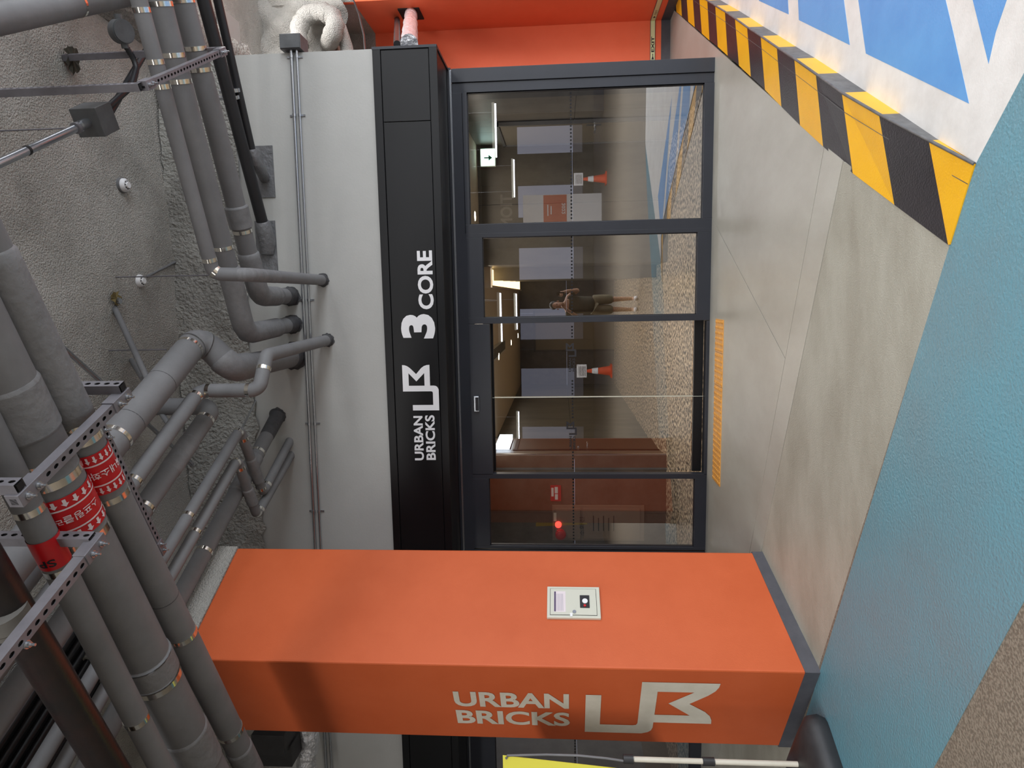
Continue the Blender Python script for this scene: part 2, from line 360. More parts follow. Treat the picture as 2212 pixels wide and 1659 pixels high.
# ------------------------------------------------------------------ STOREFRONT WALLS
ZC = 4.95
wg = sroot('wall_front')
mb = MB(); mb.bb(-9, 2.15, 6.03, 6.35, 3.0, 4.35); mb.build('painted_band', m_gwall, wg)
random.seed(3)
mb = MB(); nx, nz = 150, 10; vs = []
for j in range(nz+1):
    for i in range(nx+1):
        x = -9+11.15*i/nx; zz = 4.31+(ZC-4.31)*j/nz + (random.uniform(-.025, .025) if j == 0 else 0)
        vs.append((x, 6.03-.03-.05*math.sin(PI*j/nz)+random.uniform(-.018, .018)-.10*(j/nz)**3, zz))
mb.add(vs, [(j*(nx+1)+i, j*(nx+1)+i+1, (j+1)*(nx+1)+i+1, (j+1)*(nx+1)+i) for j in range(nz) for i in range(nx)], 0, True)
mb.bb(-9, 2.15, 6.05, 6.35, 4.35, ZC); mb.build('sprayed_band', m_rough2, wg)
# ceiling (gently uneven)
mb = MB(); vs = []; nx, ny = 90, 120
for j in range(ny+1):
    for i in range(nx+1):
        x = -9+18*i/nx; y = -20+29.6*j/ny
        vs.append((x, y, ZC+.03*math.sin(x*2.1+1)*math.cos(y*1.7)+random.uniform(-.006, .006)))
mb.add(vs, [(j*(nx+1)+i, (j+1)*(nx+1)+i, (j+1)*(nx+1)+i+1, j*(nx+1)+i+1) for j in range(ny) for i in range(nx)], 0, True)
mb.bb(-9, 9, -20, 9.6, ZC+.1, ZC+.4)
mb.build('ceiling', m_rough, None, kind='structure')
cl = bpy.data.objects['ceiling']; m_hole = mat('torn_hole', (66, 62, 52), .95, noise=.6, nscale=20); m_stain = mat('rust_stain', (128, 112, 70), .9, noise=.6, nscale=20)
def ragged(q, r0, m, nm, sx=1):
    c = onz(q[0], q[1], ZC-.045); vs = [c+V((0, 0, .0))]; n = 22
    for k in range(n):
        a_ = 2*PI*k/n; R1 = r0*random.uniform(.75, 1.25); vs.append(c+V((math.cos(a_)*R1*sx, math.sin(a_)*R1, random.uniform(-.01, .015))))
    mb = MB(); mb.add(vs, [(0, 1+(k+1) % n, 1+k) for k in range(n)]); mb.build(nm, m, cl)
ragged((158, 128), .075, m_hole, 'torn_hole', 1.3); ragged((252, 645), .06, m_stain, 'rust_stain')
# recess right of the storefront: orange walls, sprayed concrete above
wo = sroot('wall_back')
ZP = 3.84
mb = MB(); mb.bb(2.0, 3.60, 9.2, 9.45, .115, ZP); mb.build('orange_paint', m_redor, wo)
mb = MB(); mb.bb(2.0, 3.60, 9.18, 9.45, ZP, ZC); mb.build('sprayed_upper_wall', m_rough, wo)
mb = MB(); mb.bb(2.0, 3.48, 9.19, 9.45, -.01, .115); mb.build('base_band', m_base, wo)
wr = sroot('wall_right')
pts = [V((3.47, 9.25, 0)), V((3.47, 8.23, 0)), V((3.47, 8.23, 0))-QD*1.6, V((3.47, 8.23, 0))-QD*1.6+PD*1.2]
mb = MB(); mb.prism([p+V((0, 0, .115)) for p in pts], (0, 0, ZP-.115)); mb.build('orange_paint', m_redor, wr)
pp = [p+V((0, 0, ZP)) for p in (V((3.465, 8.24, 0)), V((3.47, 8.23, 0))-QD*1.6, V((3.47, 8.23, 0))-QD*1.6+PD*1.2, V((3.52, 8.9, 0)))]
mb = MB(); mb.prism(pp, (0, 0, .38)); mb.build('pier_top_paint', m_redor, wr)
mb = MB(); mb.prism([p+V((0, 0, ZP+.001)) for p in pts], (0, 0, ZC-ZP)); mb.build('sprayed_upper_wall', m_rough, wr)
mb = MB(); mb.prism([p+V((-.006, -.006, ZL)) for p in pts], (0, 0, .115-ZL)); mb.build('base_band', m_base, wr)
# glow strip low on both walls
gs = thing('exit_strip', (3.3, 9.18, .22), 'pale yellow-green exit guide strip low on the orange wall corner', 'strip')
mb = MB(); mb.bb(2.0, 3.46, 9.19, 9.197, .19, .255, 1); mb.bb(2.0, 3.46, 9.187, 9.191, .196, .249, 0); mb.build('strip_back_wall', [m_photolum, m_base], gs)
mb = MB(); mb.bb(3.461, 3.468, 8.25, 9.19, .19, .255, 1); mb.bb(3.457, 3.461, 8.25, 9.187, .196, .249, 0); mb.build('strip_side_wall', [m_photolum, m_base], gs)
mb = MB(); text_mb(mb, 'EXIT', (3.08, 9.186, .205), (.19, 0, 0), (0, 0, .036), (0, -1, 0), .03)
mb.prism([(3.04, 9.185, .222), (2.99, 9.185, .205), (2.99, 9.185, .240)], (0, -.001, 0)); mb.bb(3.035, 3.06, 9.184, 9.185, .218, .227)
mb.bb(2.80, 2.93, 9.184, 9.185, .238, .245); mb.bb(2.80, 2.93, 9.184, 9.185, .222, .227); mb.bb(2.80, 2.93, 9.184, 9.185, .205, .212)
mb.build('exit_lettering', m_blackink, gs)
mb = MB(); text_mb(mb, '비상구', (3.456, 8.98, .205), (0, -.13, 0), (0, 0, .036), (-1, 0, 0), .0)
mb.build('side_lettering', m_blackink, gs)
mb = MB(); mb.prism([(3.456, 9.03, .222), (3.456, 9.08, .205), (3.456, 9.08, .240)], (-.001, 0, 0)); mb.build('side_arrow', m_blackink, gs)
# sprayed drop beam and lumpy sprayed pipe in the recess
db = sroot('trim_1')
mb = MB(); vs = []; n = 40
prof = [(0, 0), (.10, -.16), (.30, -.24), (.52, -.20), (.62, 0)]
for i in range(n+1):
    for (a, b) in prof:
        vs.append((2.18+a+random.uniform(-.03, .03), 4.6+4.6*i/n, 4.99+b*1.1+random.uniform(-.02, .02)))
k = len(prof); mb.add(vs, [(i*k+j, i*k+j+1, (i+1)*k+j+1, (i+1)*k+j) for i in range(n) for j in range(k-1)], 0, True)
mb.build('sprayed_beam', m_rough2, db)
sp = thing('sprayed_pipe', (2.8, 8.2, 4.1), 'lumpy pipe bend buried in sprayed insulation above the storefront end', 'pipe')
mb = MB(); pth = fillet([ony(648, 100, 7.9), ony(644, 62, 7.95), ony(662, 30, 8.0), ony(700, 24, 8.0), ony(728, 42, 7.95), ony(716, 82, 7.9), ony(708, 96, 8.3)], .25, 5)
mb.tube(pth, [.10+random.uniform(-.012, .012) for _ in pth], 14); mb.build('sprayed_bend', m_rough, sp)
mb = MB(); pth = [ony(700, 30, 8.1), ony(735, 62, 8.1), ony(748, 100, 8.1), ony(760, 160, 8.1)]; mb.tube(pth, [.09, .08, .075, .08], 14); mb.build('sprayed_riser', m_rough, sp)
mb = MB(); nx2, nz2 = 40, 20; vs = []
for jj in range(nz2+1):
    for ii in range(nx2+1):
        vs.append((2.16+1.5*ii/nx2, 8.2+.06*math.sin(ii*.5)*math.cos(jj*.6)+random.uniform(-.012, .012), 4.0+.96*jj/nz2+(.10*math.sin(ii*.35) if jj == 0 else 0)))
mb.add(vs, [(q*(nx2+1)+i_, q*(nx2+1)+i_+1, (q+1)*(nx2+1)+i_+1, (q+1)*(nx2+1)+i_) for q in range(nz2) for i_ in range(nx2)], 0, True)
mb.bb(2.16, 3.46, 8.27, 8.6, 4.06, ZC); mb.build('sprayed_cross_beam', m_rough, db)
# grey patch on the recess ceiling
mb = MB(); mb.bb(2.55, 2.95, 7.0, 7.35, ZC-.12, ZC-.05); pt = mb.build('ceiling_patch', m_gwall, None)
pt['label'] = 'small flat grey patch panel on the sprayed ceiling at the top right corner'; pt['category'] = 'panel'

# ------------------------------------------------------------------ SIGN CANOPY
sg = thing('sign_canopy', (-2, 6.3, 2.48), 'long black metal fascia box with white lettering above the glass doors', 'sign')
XR, ZB, ZT, YF = 2.155, 2.48, 3.045, 6.0
mb = MB(); mb.bb(-9, XR-.02, YF+.02, 6.60, ZB+.012, ZT-.012); mb.build('box_body', m_sign, sg)
# face panels with narrow joints
edges = [XR-.025, XR-.025-.60, XR-.6-4.6, -9]
for i in range(3):
    mb = MB(); mb.bb(edges[i+1]+.004, edges[i]-.004, YF+.005, YF+.03, ZB+.075, ZT-.075); mb.build('face_panel', m_sign if i else m_sign, sg, bevel=.002)
mb = MB(); mb.bb(-9, XR, YF, YF+.03, ZT-.07, ZT); mb.build('top_rail', m_sign, sg, bevel=.003)
mb = MB(); mb.bb(-9, XR, YF, YF+.03, ZB, ZB+.07); mb.build('bottom_rail', m_sign, sg, bevel=.003)
mb = MB(); mb.bb(XR-.022, XR+.002, YF-.002, 6.6, ZB, ZT+.003); mb.build('end_cap', m_frame, sg, bevel=.002)
mb = MB(); mb.bb(-9, XR, 6.6, 6.66, ZB-.02, ZB+.02, 0); mb.build('soffit_edge', m_frame, sg)
mb = MB(); mb.bb(-9, 2.13, 6.588, 6.6, 2.452, 2.470); mb.build('sealant_line', m_steel, sg)
def sgp(X, Y): p = ony(X, Y, YF+.004); return p
def sign_rect(X0, X1, Yb, Ye):   # letters' top at X0, base at X1, running from Yb (left) to Ye (right)
    a = ony((X0+X1)/2, Yb, YF+.004); b = ony((X0+X1)/2, Ye, YF+.004)
    zt = ony(X0, (Yb+Ye)/2, YF+.004).z; zb = ony(X1, (Yb+Ye)/2, YF+.004).z
    return (a.x, YF+.004, zb), (b.x-a.x, 0, 0), (0, 0, zt-zb)
s_ = 1/2.765
zz = lambda x, y: (780+x*s_, 450+y*s_)
for body, (x0, x1, yb, ye), bold, nm in (('URBAN', (317, 372, 1505, 1240), .028, 'urban_lettering'), ('BRICKS', (386, 443, 1503, 1235), .028, 'bricks_lettering'),
                             ('3', (239, 442, 778, 632), .045, 'numeral'), ('CORE', (338, 430, 603, 252), .03, 'core_lettering')):
    q0 = zz(x0, yb); q1 = zz(x1, ye); o, r, u = sign_rect(q0[0], q1[0], q0[1], q1[1])
    mb = MB(); text_mb(mb, body, o, r, u, (0, -1, 0), bold); mb.build(nm, m_letter, sg)
q0 = zz(250, 1207); q1 = zz(463, 935); o, r, u = sign_rect(q0[0], q1[0], q0[1], q1[1])
mb = MB(); logo_mb(mb, o, r, u, (0, -1, 0)); mb.build('logo_mark', m_letter, sg)

# ------------------------------------------------------------------ STOREFRONT FRAMES, GLASS AND SLIDING DOOR
yF = 6.6
fr = sroot('trim_2')
def bar(x0, x1, z0, z1, y0=6.6, y1=6.70, name='frame_bar', par=None, m=None):
    b = MB(); b.bb(x0, x1, y0, y1, z0, z1); return b.build(name, m or m_frame, par or fr, bevel=.002)
bar(2.02, 2.145, -.02, 2.452, 6.6, 6.9, 'end_post')
bar(1.925, 2.018, -.02, 2.452, 6.615, 6.85, 'end_post_inner')
bar(-6.5, 1.925, 2.352, 2.452, 6.6, 6.70, 'head_rail')
def window(name, x0, x1, z0, z1, fw, gl=None, dots=True):
    r = sroot(name, (x0, yF, z0)); b = MB()
    b.bb(x0-fw[0], x0, 6.6, 6.68, z0-fw[2], z1+fw[3]); b.bb(x1, x1+fw[1], 6.6, 6.68, z0-fw[2], z1+fw[3])
    b.bb(x0, x1, 6.6, 6.68, z0-fw[2], z0); b.bb(x0, x1, 6.6, 6.68, z1, z1+fw[3]); b.build('frame', m_frame, r, bevel=.002)
    b = MB(); b.bb(x0-.005, x0+.006, 6.625, 6.655, z0, z1); b.bb(x1-.006, x1+.005, 6.625, 6.655, z0, z1)
    b.bb(x0, x1, 6.625, 6.655, z0-.005, z0+.006); b.bb(x0, x1, 6.625, 6.655, z1-.006, z1+.005); b.build('gasket', m_blackink, r)
    b = MB(); b.add([(x0, 6.64, z0), (x1, 6.64, z0), (x1, 6.64, z1), (x0, 6.64, z1)], [(0, 1, 2, 3)]); b.build('glass_pane', gl or m_glass, r)
    if dots:
        b = MB(); x = x0+.03
        while x < x1-.02: b.bb(x, x+.016, 6.632, 6.636, 1.318, 1.334); x += .033
        b.build('dot_band', m_dark, r, kind='stuff')
    return r
window('window_1', .70, 1.925, .09, 2.31, (.09, 0, .11, .05))
window('window_2', -.205, .572, .13, 2.195, (.06, .04, .15, .16))
window('window_3', -2.555, -1.842, .115, 2.185, (.03, .05, .135, .17))
window('window_4', -6.3, -4.30, .115, 2.185, (.03, .05, .135, .17))
window('window_5', -4.22, -2.65, .115, 2.185, (.03, .05, .135, .17))
# door header between mullions
bar(-1.80, -.27, 2.14, 2.352, 6.6, 6.72, 'door_header'); bar(-1.80, .61, 2.30, 2.36, 6.605, 6.70, 'header_rail')
bar(-1.80, -.27, -.02, .028, 6.60, 6.72, 'door_track')
d1 = sroot('door_1', (-1.0, 6.7, 0))
x0, x1, zb, zt = -1.79, -.262, .125, 2.12
mb = MB(); mb.bb(x0, x1, 6.70, 6.75, .035, zb); mb.bb(x0, x1, 6.70, 6.75, 2.02+.1, 2.22); mb.build('door_rail', m_sign, d1, bevel=.002)
mb = MB(); mb.bb(-1.024, -1.020, 6.698, 6.752, .03, 2.2); mb.build('leaf_joint', m_offwhite, d1)
for a, b_ in ((x0, -1.026), (-1.018, x1)):
    mb = MB(); mb.add([(a, 6.725, zb), (b_, 6.725, zb), (b_, 6.725, zt), (a, 6.725, zt)], [(0, 1, 2, 3)]); mb.build('glass_pane', m_glass2, d1)
mb = MB()
for xa, xb in ((-1.77, -1.60), (-1.24, -1.04), (-1.0, -.86), (-.42, -.30)):
    x = xa
    while x < xb: mb.bb(x, x+.016, 6.716, 6.720, 1.318, 1.334); x += .033
mb.build('dot_band', m_dark, d1, kind='stuff')
for cx_, nm in ((-1.42, 0), (-.62, 1)):
    mb = MB(); yy = 6.718
    text_mb(mb, 'URBAN', (cx_-.145, yy, 1.335), (.135, 0, 0), (0, 0, .026), (0, -1, 0), .02)
    text_mb(mb, 'BRICKS', (cx_-.145, yy, 1.298), (.135, 0, 0), (0, 0, .026), (0, -1, 0), .02)
    logo_mb(mb, (cx_+.005, yy, 1.285), (.14, 0, 0), (0, 0, .105), (0, -1, 0)); mb.build('glass_logo', m_blackink, d1)
ds = thing('door_sensor', (-1.08, 6.59, 2.26), 'small silver and black motion sensor on the header above the sliding door', 'sensor')
mb = MB(); mb.bb(-1.145, -.985, 6.57, 6.6, 2.262, 2.318); mb.build('sensor_case', m_steel, ds, bevel=.006)
mb = MB(); mb.bb(-1.132, -.998, 6.566, 6.575, 2.266, 2.298); mb.build('sensor_lens', m_blackink, ds)

# ------------------------------------------------------------------ LOBBY
lb = sroot('wall_lobby')
mb = MB(); mb.bb(-6.5, 2.0, 6.71, 9.3, -.3, .004); mb.bb(-2.6, .6, 9.3, 18.4, -.3, .004); mb.build('lobby_floor_slab', m_terr, lb)
zc = 2.524
mb = MB(); mb.bb(-6.5, 2.2, 6.72, 9.4, zc, zc+.1); mb.bb(-2.6, .6, 9.4, 18.4, zc, zc+.1); mb.build('lobby_ceiling_panel', m_ceil, lb)
# walls as large stone tiles
def tiles(name, o, r, u, nr, nu, m, depth):
    o, r, u = V(o), V(r), V(u); n = r.cross(u).normalized()*-1 if depth < 0 else r.cross(u).normalized()
    for i in range(nr):
        for j in range(nu):
            b = MB(); a = o+r*(i/nr)+u*(j/nu); rr = r/nr; uu = u/nu; e1 = rr.normalized()*.0025; e2 = uu.normalized()*.0025
            b.box(a+e1+e2, rr-e1*2, uu-e2*2, n*abs(depth)); b.build(name, m, lb)
tiles('wall_tile', (-5.5, 9.15, 0), (3.3, 0, 0), (0, 0, zc), 4, 2, m_tile, .08)         # facing wall, left
tiles('wall_tile', (-2.20, 9.15, 0), (-.09, .62, 0), (0, 0, zc), 1, 2, m_tile2, -.08)
tiles('wall_tile', (-2.36, 10.62, 0), (-.03, 7.5, 0), (0, 0, zc), 7, 2, m_tile2, -.08)
tiles('wall_tile', (-2.4, 18.1, 0), (2.9, 0, 0), (0, 0, zc), 3, 2, m_tile, .08)
tiles('wall_tile', (.42, 9.25, 0), (0, 8.9, 0), (0, 0, zc), 8, 2, m_tile2, .08)
tiles('wall_tile', (.42, 9.25, 0), (1.6, 0, 0), (0, 0, zc), 2, 2, m_tile2, .08)
tiles('wall_tile', (1.98, 9.25, 0), (0, -2.5, 0), (0, 0, zc), 3, 2, m_tile2, -.08)
tiles('wall_tile', (-6.4, 9.15, 0), (0, -2.5, 0), (0, 0, zc), 2, 2, m_tile, -.08)
mb = MB(); mb.bb(-2.205, -2.19, 9.10, 9.16, 0, zc); mb.build('steel_corner_bead', m_steel, lb)
# corridor door (left), steel frame
dd = sroot('door_2', (-2.3, 9.8, 0))
mb = MB(); mb.bb(-2.33, -2.29, 9.76, 10.62, 0, 2.10); mb.build('door_leaf', m_door, dd)
mb = MB(); mb.bb(-2.30, -2.27, 9.72, 9.77, 0, 2.16); mb.bb(-2.34, -2.30, 10.6, 10.64, 0, 2.16); mb.bb(-2.33, -2.28, 9.72, 10.64, 2.10, 2.15); mb.build('door_frame', m_sign, dd)
mb = MB(); mb.cyl((-2.27, 9.84, 1.05), (-2.21, 9.84, 1.05), .012); mb.cyl((-2.21, 9.84, 1.05), (-2.21, 9.97, 1.05), .010); mb.cyl((-2.27, 9.84, 1.18), (-2.24, 9.84, 1.18), .02); mb.build('lever_handle', m_steel, dd)
mb = MB(); mb.bb(-2.34, -2.28, 9.72, 10.64, 2.15, zc); mb.build('tile_over_door', m_tile2, dd)
# door on the back wall of the corridor
dk = sroot('door_3', (-.9, 18.0, 0))
mb = MB(); mb.bb(-1.45, -.45, 17.98, 18.03, 0, 2.1); mb.build('door_leaf', mat('olive_door', (118, 106, 84), .45), dk)
mb = MB(); mb.bb(-1.5, -1.45, 17.96, 18.04, 0, 2.15); mb.bb(-.45, -.40, 17.96, 18.04, 0, 2.15); mb.bb(-1.5, -.4, 17.96, 18.04, 2.1, 2.15); mb.build('door_frame', m_door, dk)
# door on the right lobby wall with lever
dr = sroot('door_4', (1.95, 8.5, 0))
mb = MB(); mb.bb(1.945, 1.965, 7.96, 8.98, .01, 2.12); mb.build('door_leaf', mat('taupe_door', (112, 106, 94), .45), dr)
mb = MB(); mb.bb(1.93, 1.97, 7.92, 7.955, 0, 2.16); mb.bb(1.93, 1.97, 8.985, 9.02, 0, 2.16); mb.bb(1.93, 1.97, 7.92, 9.02, 2.125, 2.16); mb.build('door_frame', m_steel, dr)
mb = MB(); mb.cyl((1.945, 8.08, 1.02), (1.89, 8.08, 1.02), .012); mb.cyl((1.89, 8.08, 1.02), (1.89, 8.22, 1.02), .011); mb.bb(1.94, 1.947, 8.05, 8.11, .95, 1.12); mb.build('lever_handle', m_steel, dr)
# stepped lift surrounds on the corridor's right side and the lit cove
mb = MB()
for k in range(4): mb.bb(.24+.03*k, .42, 10.2+k*1.7, 10.35+k*1.7, 0, zc)
mb.build('lift_jamb', m_tile2, lb)
m_cove = emis('warm_cove_light', (255, 216, 150), 5.0)
cv = thing('cove_light', (.3, 12, 2.4), 'warm glowing cove light along the corridor ceiling edge behind the middle glass', 'light')
mb = MB(); mb.bb(.16, .40, 9.7, 17.0, 2.44, 2.52); mb.build('light_diffuser', m_cove, cv)
mb = MB(); mb.bb(.13, .16, 9.6, 17.0, 2.40, 2.524); mb.bb(.13, .42, 9.56, 9.6, 2.40, 2.524); mb.build('cove_lip', m_ceil, cv)
m_lamp = emis('downlight_glow', (255, 236, 205), 14.0)
for q, lab in (((1024, 467), 'round ceiling downlight inside the right glass panel'), ((1103, 740), 'deepest ceiling downlight but one in the lobby corridor'), ((1118, 725), 'deepest ceiling downlight at the corridor end'), ((1076, 770), 'nearest ceiling downlight in the lobby corridor')):
    p = onz(q[0], q[1], zc); t = thing('downlight', (p.x, p.y, zc), lab, 'downlight')
    mb = MB(); mb.cyl((p.x, p.y, zc-.012), (p.x, p.y, zc+.01), .075, 20); mb.build('trim_ring', m_offwhite, t)
    mb = MB(); mb.cyl((p.x, p.y, zc-.016), (p.x, p.y, zc-.008), .058, 20); mb.build('lens', m_lamp, t)
for k, (xa, ya, xb, yb) in enumerate(((-1.62, 8.0, -1.2, 10.0), (-1.05, 10.2, -.80, 13.0))):
    t = thing('air_grille', (xa, ya, zc), ['nearer linear air grille in the lobby ceiling', 'farther linear air grille in the corridor ceiling'][k], 'grille')
    mb = MB(); mb.bb(xa, xb, ya, yb, zc-.012, zc+.005); mb.build('grille_frame', m_offwhite, t)
    mb = MB(); n = 6
    for i in range(n):
        x = xa+.04+(xb-xa-.08)*i/n; mb.bb(x, x+.022, ya+.05, yb-.05, zc-.016, zc-.010)
    mb.build('slot', m_conc, t, kind='stuff')
# bright panel light at the left corridor wall top
p = V((-2.32, 9.95, 2.3)); t = thing('panel_light', p, 'small bright white light box above the dark corridor door', 'light')
mb = MB(); mb.bb(-2.29, -2.20, 9.80, 10.5, 2.22, 2.42); mb.build('light_face', emis('cool_panel', (225, 240, 255), 7.0), t)
mb = MB(); mb.bb(-2.31, -2.28, 9.78, 10.52, 2.20, 2.44); mb.build('light_tray', m_offwhite, t)
# exit light in right lobby
p = onz(1045, 365, zc); t = thing('exit_light', p, 'small lit green and white emergency exit light under the lobby ceiling', 'light')
mb = MB(); mb.bb(1.70, 1.93, 9.05, 9.10, 2.27, 2.47); mb.build('case', m_offwhite, t)
mb = MB(); mb.bb(1.71, 1.92, 9.04, 9.051, 2.28, 2.46); mb.build('lit_face', emis('exit_face', (214, 250, 240), 5.0), t)
mb = MB(); mb.bb(1.80, 1.816, 9.035, 9.041, 2.33, 2.42); mb.prism([(1.77, 9.04, 2.36), (1.846, 9.04, 2.36), (1.808, 9.04, 2.31)], (0, -.005, 0)); mb.build('arrow', mat('exit_green', (30, 150, 110), .5), t)
# extinguisher sign, fire cabinet
yw = 9.06
def wr_(X0, Y0, X1, Y1, y=yw):     # pixel rectangle on a y-plane -> x0,x1,z0,z1
    a = ony(X0, Y0, y); b = ony(X1, Y1, y); return min(a.x, b.x), max(a.x, b.x), min(a.z, b.z), max(a.z, b.z)
a = wr_(1189, 1048, 1212, 1082); t = thing('extinguisher_sign', (a[0], yw, a[2]), 'small red square sign with white pictures on the brown tiled lobby wall', 'sign')
mb = MB(); mb.bb(a[0], a[1], yw-.012, yw, a[2], a[3]); mb.build('sign_board', mat('red_sign', (196, 30, 52), .4), t)
w_, h_ = a[1]-a[0], a[3]-a[2]
mb = MB(); mb.bb(a[0]+.1*w_, a[0]+.45*w_, yw-.014, yw-.012, a[2]+.3*h_, a[2]+.58*h_); mb.bb(a[0]+.3*w_, a[0]+.85*w_, yw-.014, yw-.012, a[2]+.7*h_, a[2]+.92*h_); mb.bb(a[0]+.5*w_, a[0]+.9*w_, yw-.014, yw-.012, a[2]+.3*h_, a[2]+.6*h_); mb.build('pictogram', m_letter, t)
a = wr_(1193, 1090, 1391, 1167); t = thing('hydrant_cabinet', (a[0], yw, a[2]), 'tall grey fire hydrant cabinet with red lamp and bell set in the tiled wall', 'cabinet')
m_cab = mat('cabinet_grey_brown', (128, 112, 100), .4)
x0, x1, z0, z1 = a; zs = z1-.40
mb = MB(); mb.bb(x0, x1, yw-.03, yw, z0, z1); mb.build('cabinet_body', m_cab, t, bevel=.004)
mb = MB(); mb.bb(x0+.03, x1-.04, yw-.045, yw-.03, z0+.06, zs-.03); mb.build('door', m_cab, t, bevel=.003)
mb = MB(); mb.bb(x0+.03, x1-.04, yw-.045, yw-.03, zs+.01, z1-.04); mb.build('bell_panel', m_cab, t, bevel=.003)
def disc(q, r, dpt, m, nm, par):
    c = ony(q[0], q[1], yw-.05); b = MB(); b.cyl((c.x, yw-.045, c.z), (c.x, yw-.045-dpt, c.z), r, 20); b.ball((c.x, yw-.045-dpt, c.z), r*.9, 0, 8, (1, .35, 1)); return b.build(nm, m, par)
disc((1206, 1133), .045, .02, emis('red_lamp', (255, 60, 50), 4.5), 'alarm_lamp', t); disc((1211, 1154), .075, .03, m_red, 'bell', t)
mb = MB(); c = ony(1199, 1117, yw-.05); mb.bb(c.x-.06, c.x+.06, yw-.048, yw-.044, c.z-.02, c.z+.02); mb.build('name_plate', m_letter2, t)
mb = MB(); c = ony(1258, 1150, yw-.05); text_mb(mb, '소화전', (c.x-.05, yw-.046, c.z-.03), (.27, 0, 0), (0, 0, .07), (0, -1, 0), 0); mb.build('cabinet_lettering', m_blackink, t); mb = MB()
for k in range(5):
    zz_ = c.z-.16-k*.07; mb.bb(c.x+.02, c.x+.24-.03*(k % 2), yw-.047, yw-.046, zz_, zz_+.012)
mb.build('printed_lines', m_blackink, t, kind='stuff')

# ------------------------------------------------------------------ ORANGE COLUMN
A = V((-1.875, 4.754, 0)); Bc = V((-2.315, 3.935, 0)); Cc = V((-3.115, 4.363, 0)); Dc = A+(Cc-Bc)
ZK = 3.93
colm = thing('column', ((A+Bc+Cc+Dc)/4)+V((0, 0, ZL)), 'square orange painted column with a white logo on its front face', 'column')
def colring(z0, z1, e, m, nm):
    ce = (A+Bc+Cc+Dc)/4; pts = [p+(p-ce).normalized()*e+V((0, 0, z0)) for p in (A, Bc, Cc, Dc)]
    b = MB(); b.prism(pts, (0, 0, z1-z0)); return b.build(nm, m, colm, bevel=.012 if nm == 'shaft' else 0)
colring(ZL, ZK, 0, m_orange, 'shaft')
colring(ZK, ZC+.05, .012, m_rough, 'sprayed_head')
# dark base band follows the sloping ground
ce = (A+Bc+Cc+Dc)/4; mb = MB(); pts = [p+(p-ce).normalized()*.006 for p in (A, Bc, Cc, Dc)]
zb_ = [.075, -.03, -.03, .075]; vs = [V((p.x, p.y, ZL)) for p in pts]+[V((p.x, p.y, z)) for p, z in zip(pts, zb_)]
mb.add(vs, [(0, 1, 5, 4), (1, 2, 6, 5), (2, 3, 7, 6), (3, 0, 4, 7), (4, 5, 6, 7)]); mb.build('base_band', m_base, colm)
# front face lettering
nF = (Bc-Cc).cross(UP).normalized()
if nF.dot(CAM-Bc) < 0: nF = -nF
rB = (Bc-Cc).normalized()          # towards the right-hand edge
def colpt(X, Y): return onp(X, Y, Bc+nF*.002, nF)
def col_rect(Xs, Xe, Ytop, Ybase):
    """text runs downwards (image left to right); letters' tops point to the right edge"""
    a = colpt(Xs, Ybase); b = colpt(Xe, Ybase); c = colpt((Xs+Xe)/2, Ytop)
    hgt = (c-colpt((Xs+Xe)/2, Ybase)).dot(rB)
    ax = ((a-Bc).dot(rB)+(b-Bc).dot(rB))/2
    return Bc+nF*.002+rB*ax+V((0, 0, a.z)), V((0, 0, b.z-a.z)), rB*hgt
for body, r4, nm in (('URBAN', (984, 1229, 1496, 1528), 'urban_lettering'), ('BRICKS', (990, 1231, 1536, 1565), 'bricks_lettering')):
    o, r, u = col_rect(*r4); mb = MB(); text_mb(mb, body, o, r, u, nF, .03); mb.build(nm, m_letter2, colm)
o, r, u = col_rect(1263, 1531, 1473, 1584); mb = MB(); logo_mb(mb, o, r, u, nF); mb.build('logo_mark', m_letter2, colm)
# alarm panel on the right-hand face
nR = (Bc-A).cross(UP).normalized()
if nR.dot(CAM-A) < 0: nR = -nR
eR = (A-Bc).normalized()
def rp(X, Y, off=.0): return onp(X, Y, A+nR*off, nR)
p1, p2 = rp(1182, 1271), rp(1182, 1338); p3 = rp(1296, 1305); s0 = (p2-Bc).dot(eR); s1 = (p1-Bc).dot(eR); zt, zb = (p1.z+p2.z)/2, p3.z
bx = thing('alarm_panel', Bc+eR*s0+V((0, 0, zb)), 'cream wall box with small screen and printed notice on the orange column', 'panel')
def rbox(sa, sb, za, zb2, d0, d1, m, nm, par=None, bev=0):
    b = MB(); b.box(Bc+eR*sa+V((0, 0, za))+nR*d0, eR*(sb-sa), V((0, 0, zb2-za)), nR*(d1-d0)); return b.build(nm, m, par or bx, bevel=bev)
W_, H_ = s1-s0, zt-zb
rbox(s0, s1, zb, zt, 0, .022, m_offwhite, 'box_case', bev=.003)
f = lambda a, b: (s0+W_*a, zt-H_*b)
def rr(a0, a1, b0, b1, d0, d1, m, nm, bev=0): rbox(s0+W_*a0, s0+W_*a1, zt-H_*b1, zt-H_*b0, d0, d1, m, nm, bev=bev)
rr(.075, .925, .055, .935, .0225, .0235, m_blackink, 'door_gap'); rr(.085, .915, .062, .928, .0235, .026, m_offwhite, 'door', .002)
rr(.17, .83, .13, .35, .026, .0265, m_labelw, 'notice'); rr(.18, .82, .135, .165, .0265, .027, mat('violet_ink', (62, 44, 84), .5), 'notice_heading')
b = MB()
for k in range(5): 
    z_ = zt-H_*(.19+.028*k); b.box(Bc+eR*(s0+W_*.2)+nR*.0267+V((0, 0, z_)), eR*W_*.55, V((0, 0, .003)), nR*.0003)
b.build('notice_text', mat('grey_ink', (150, 146, 160), .6), bx)
rr(.30, .70, .62, .80, .026, .031, m_blackink, 'control_plate', .002)
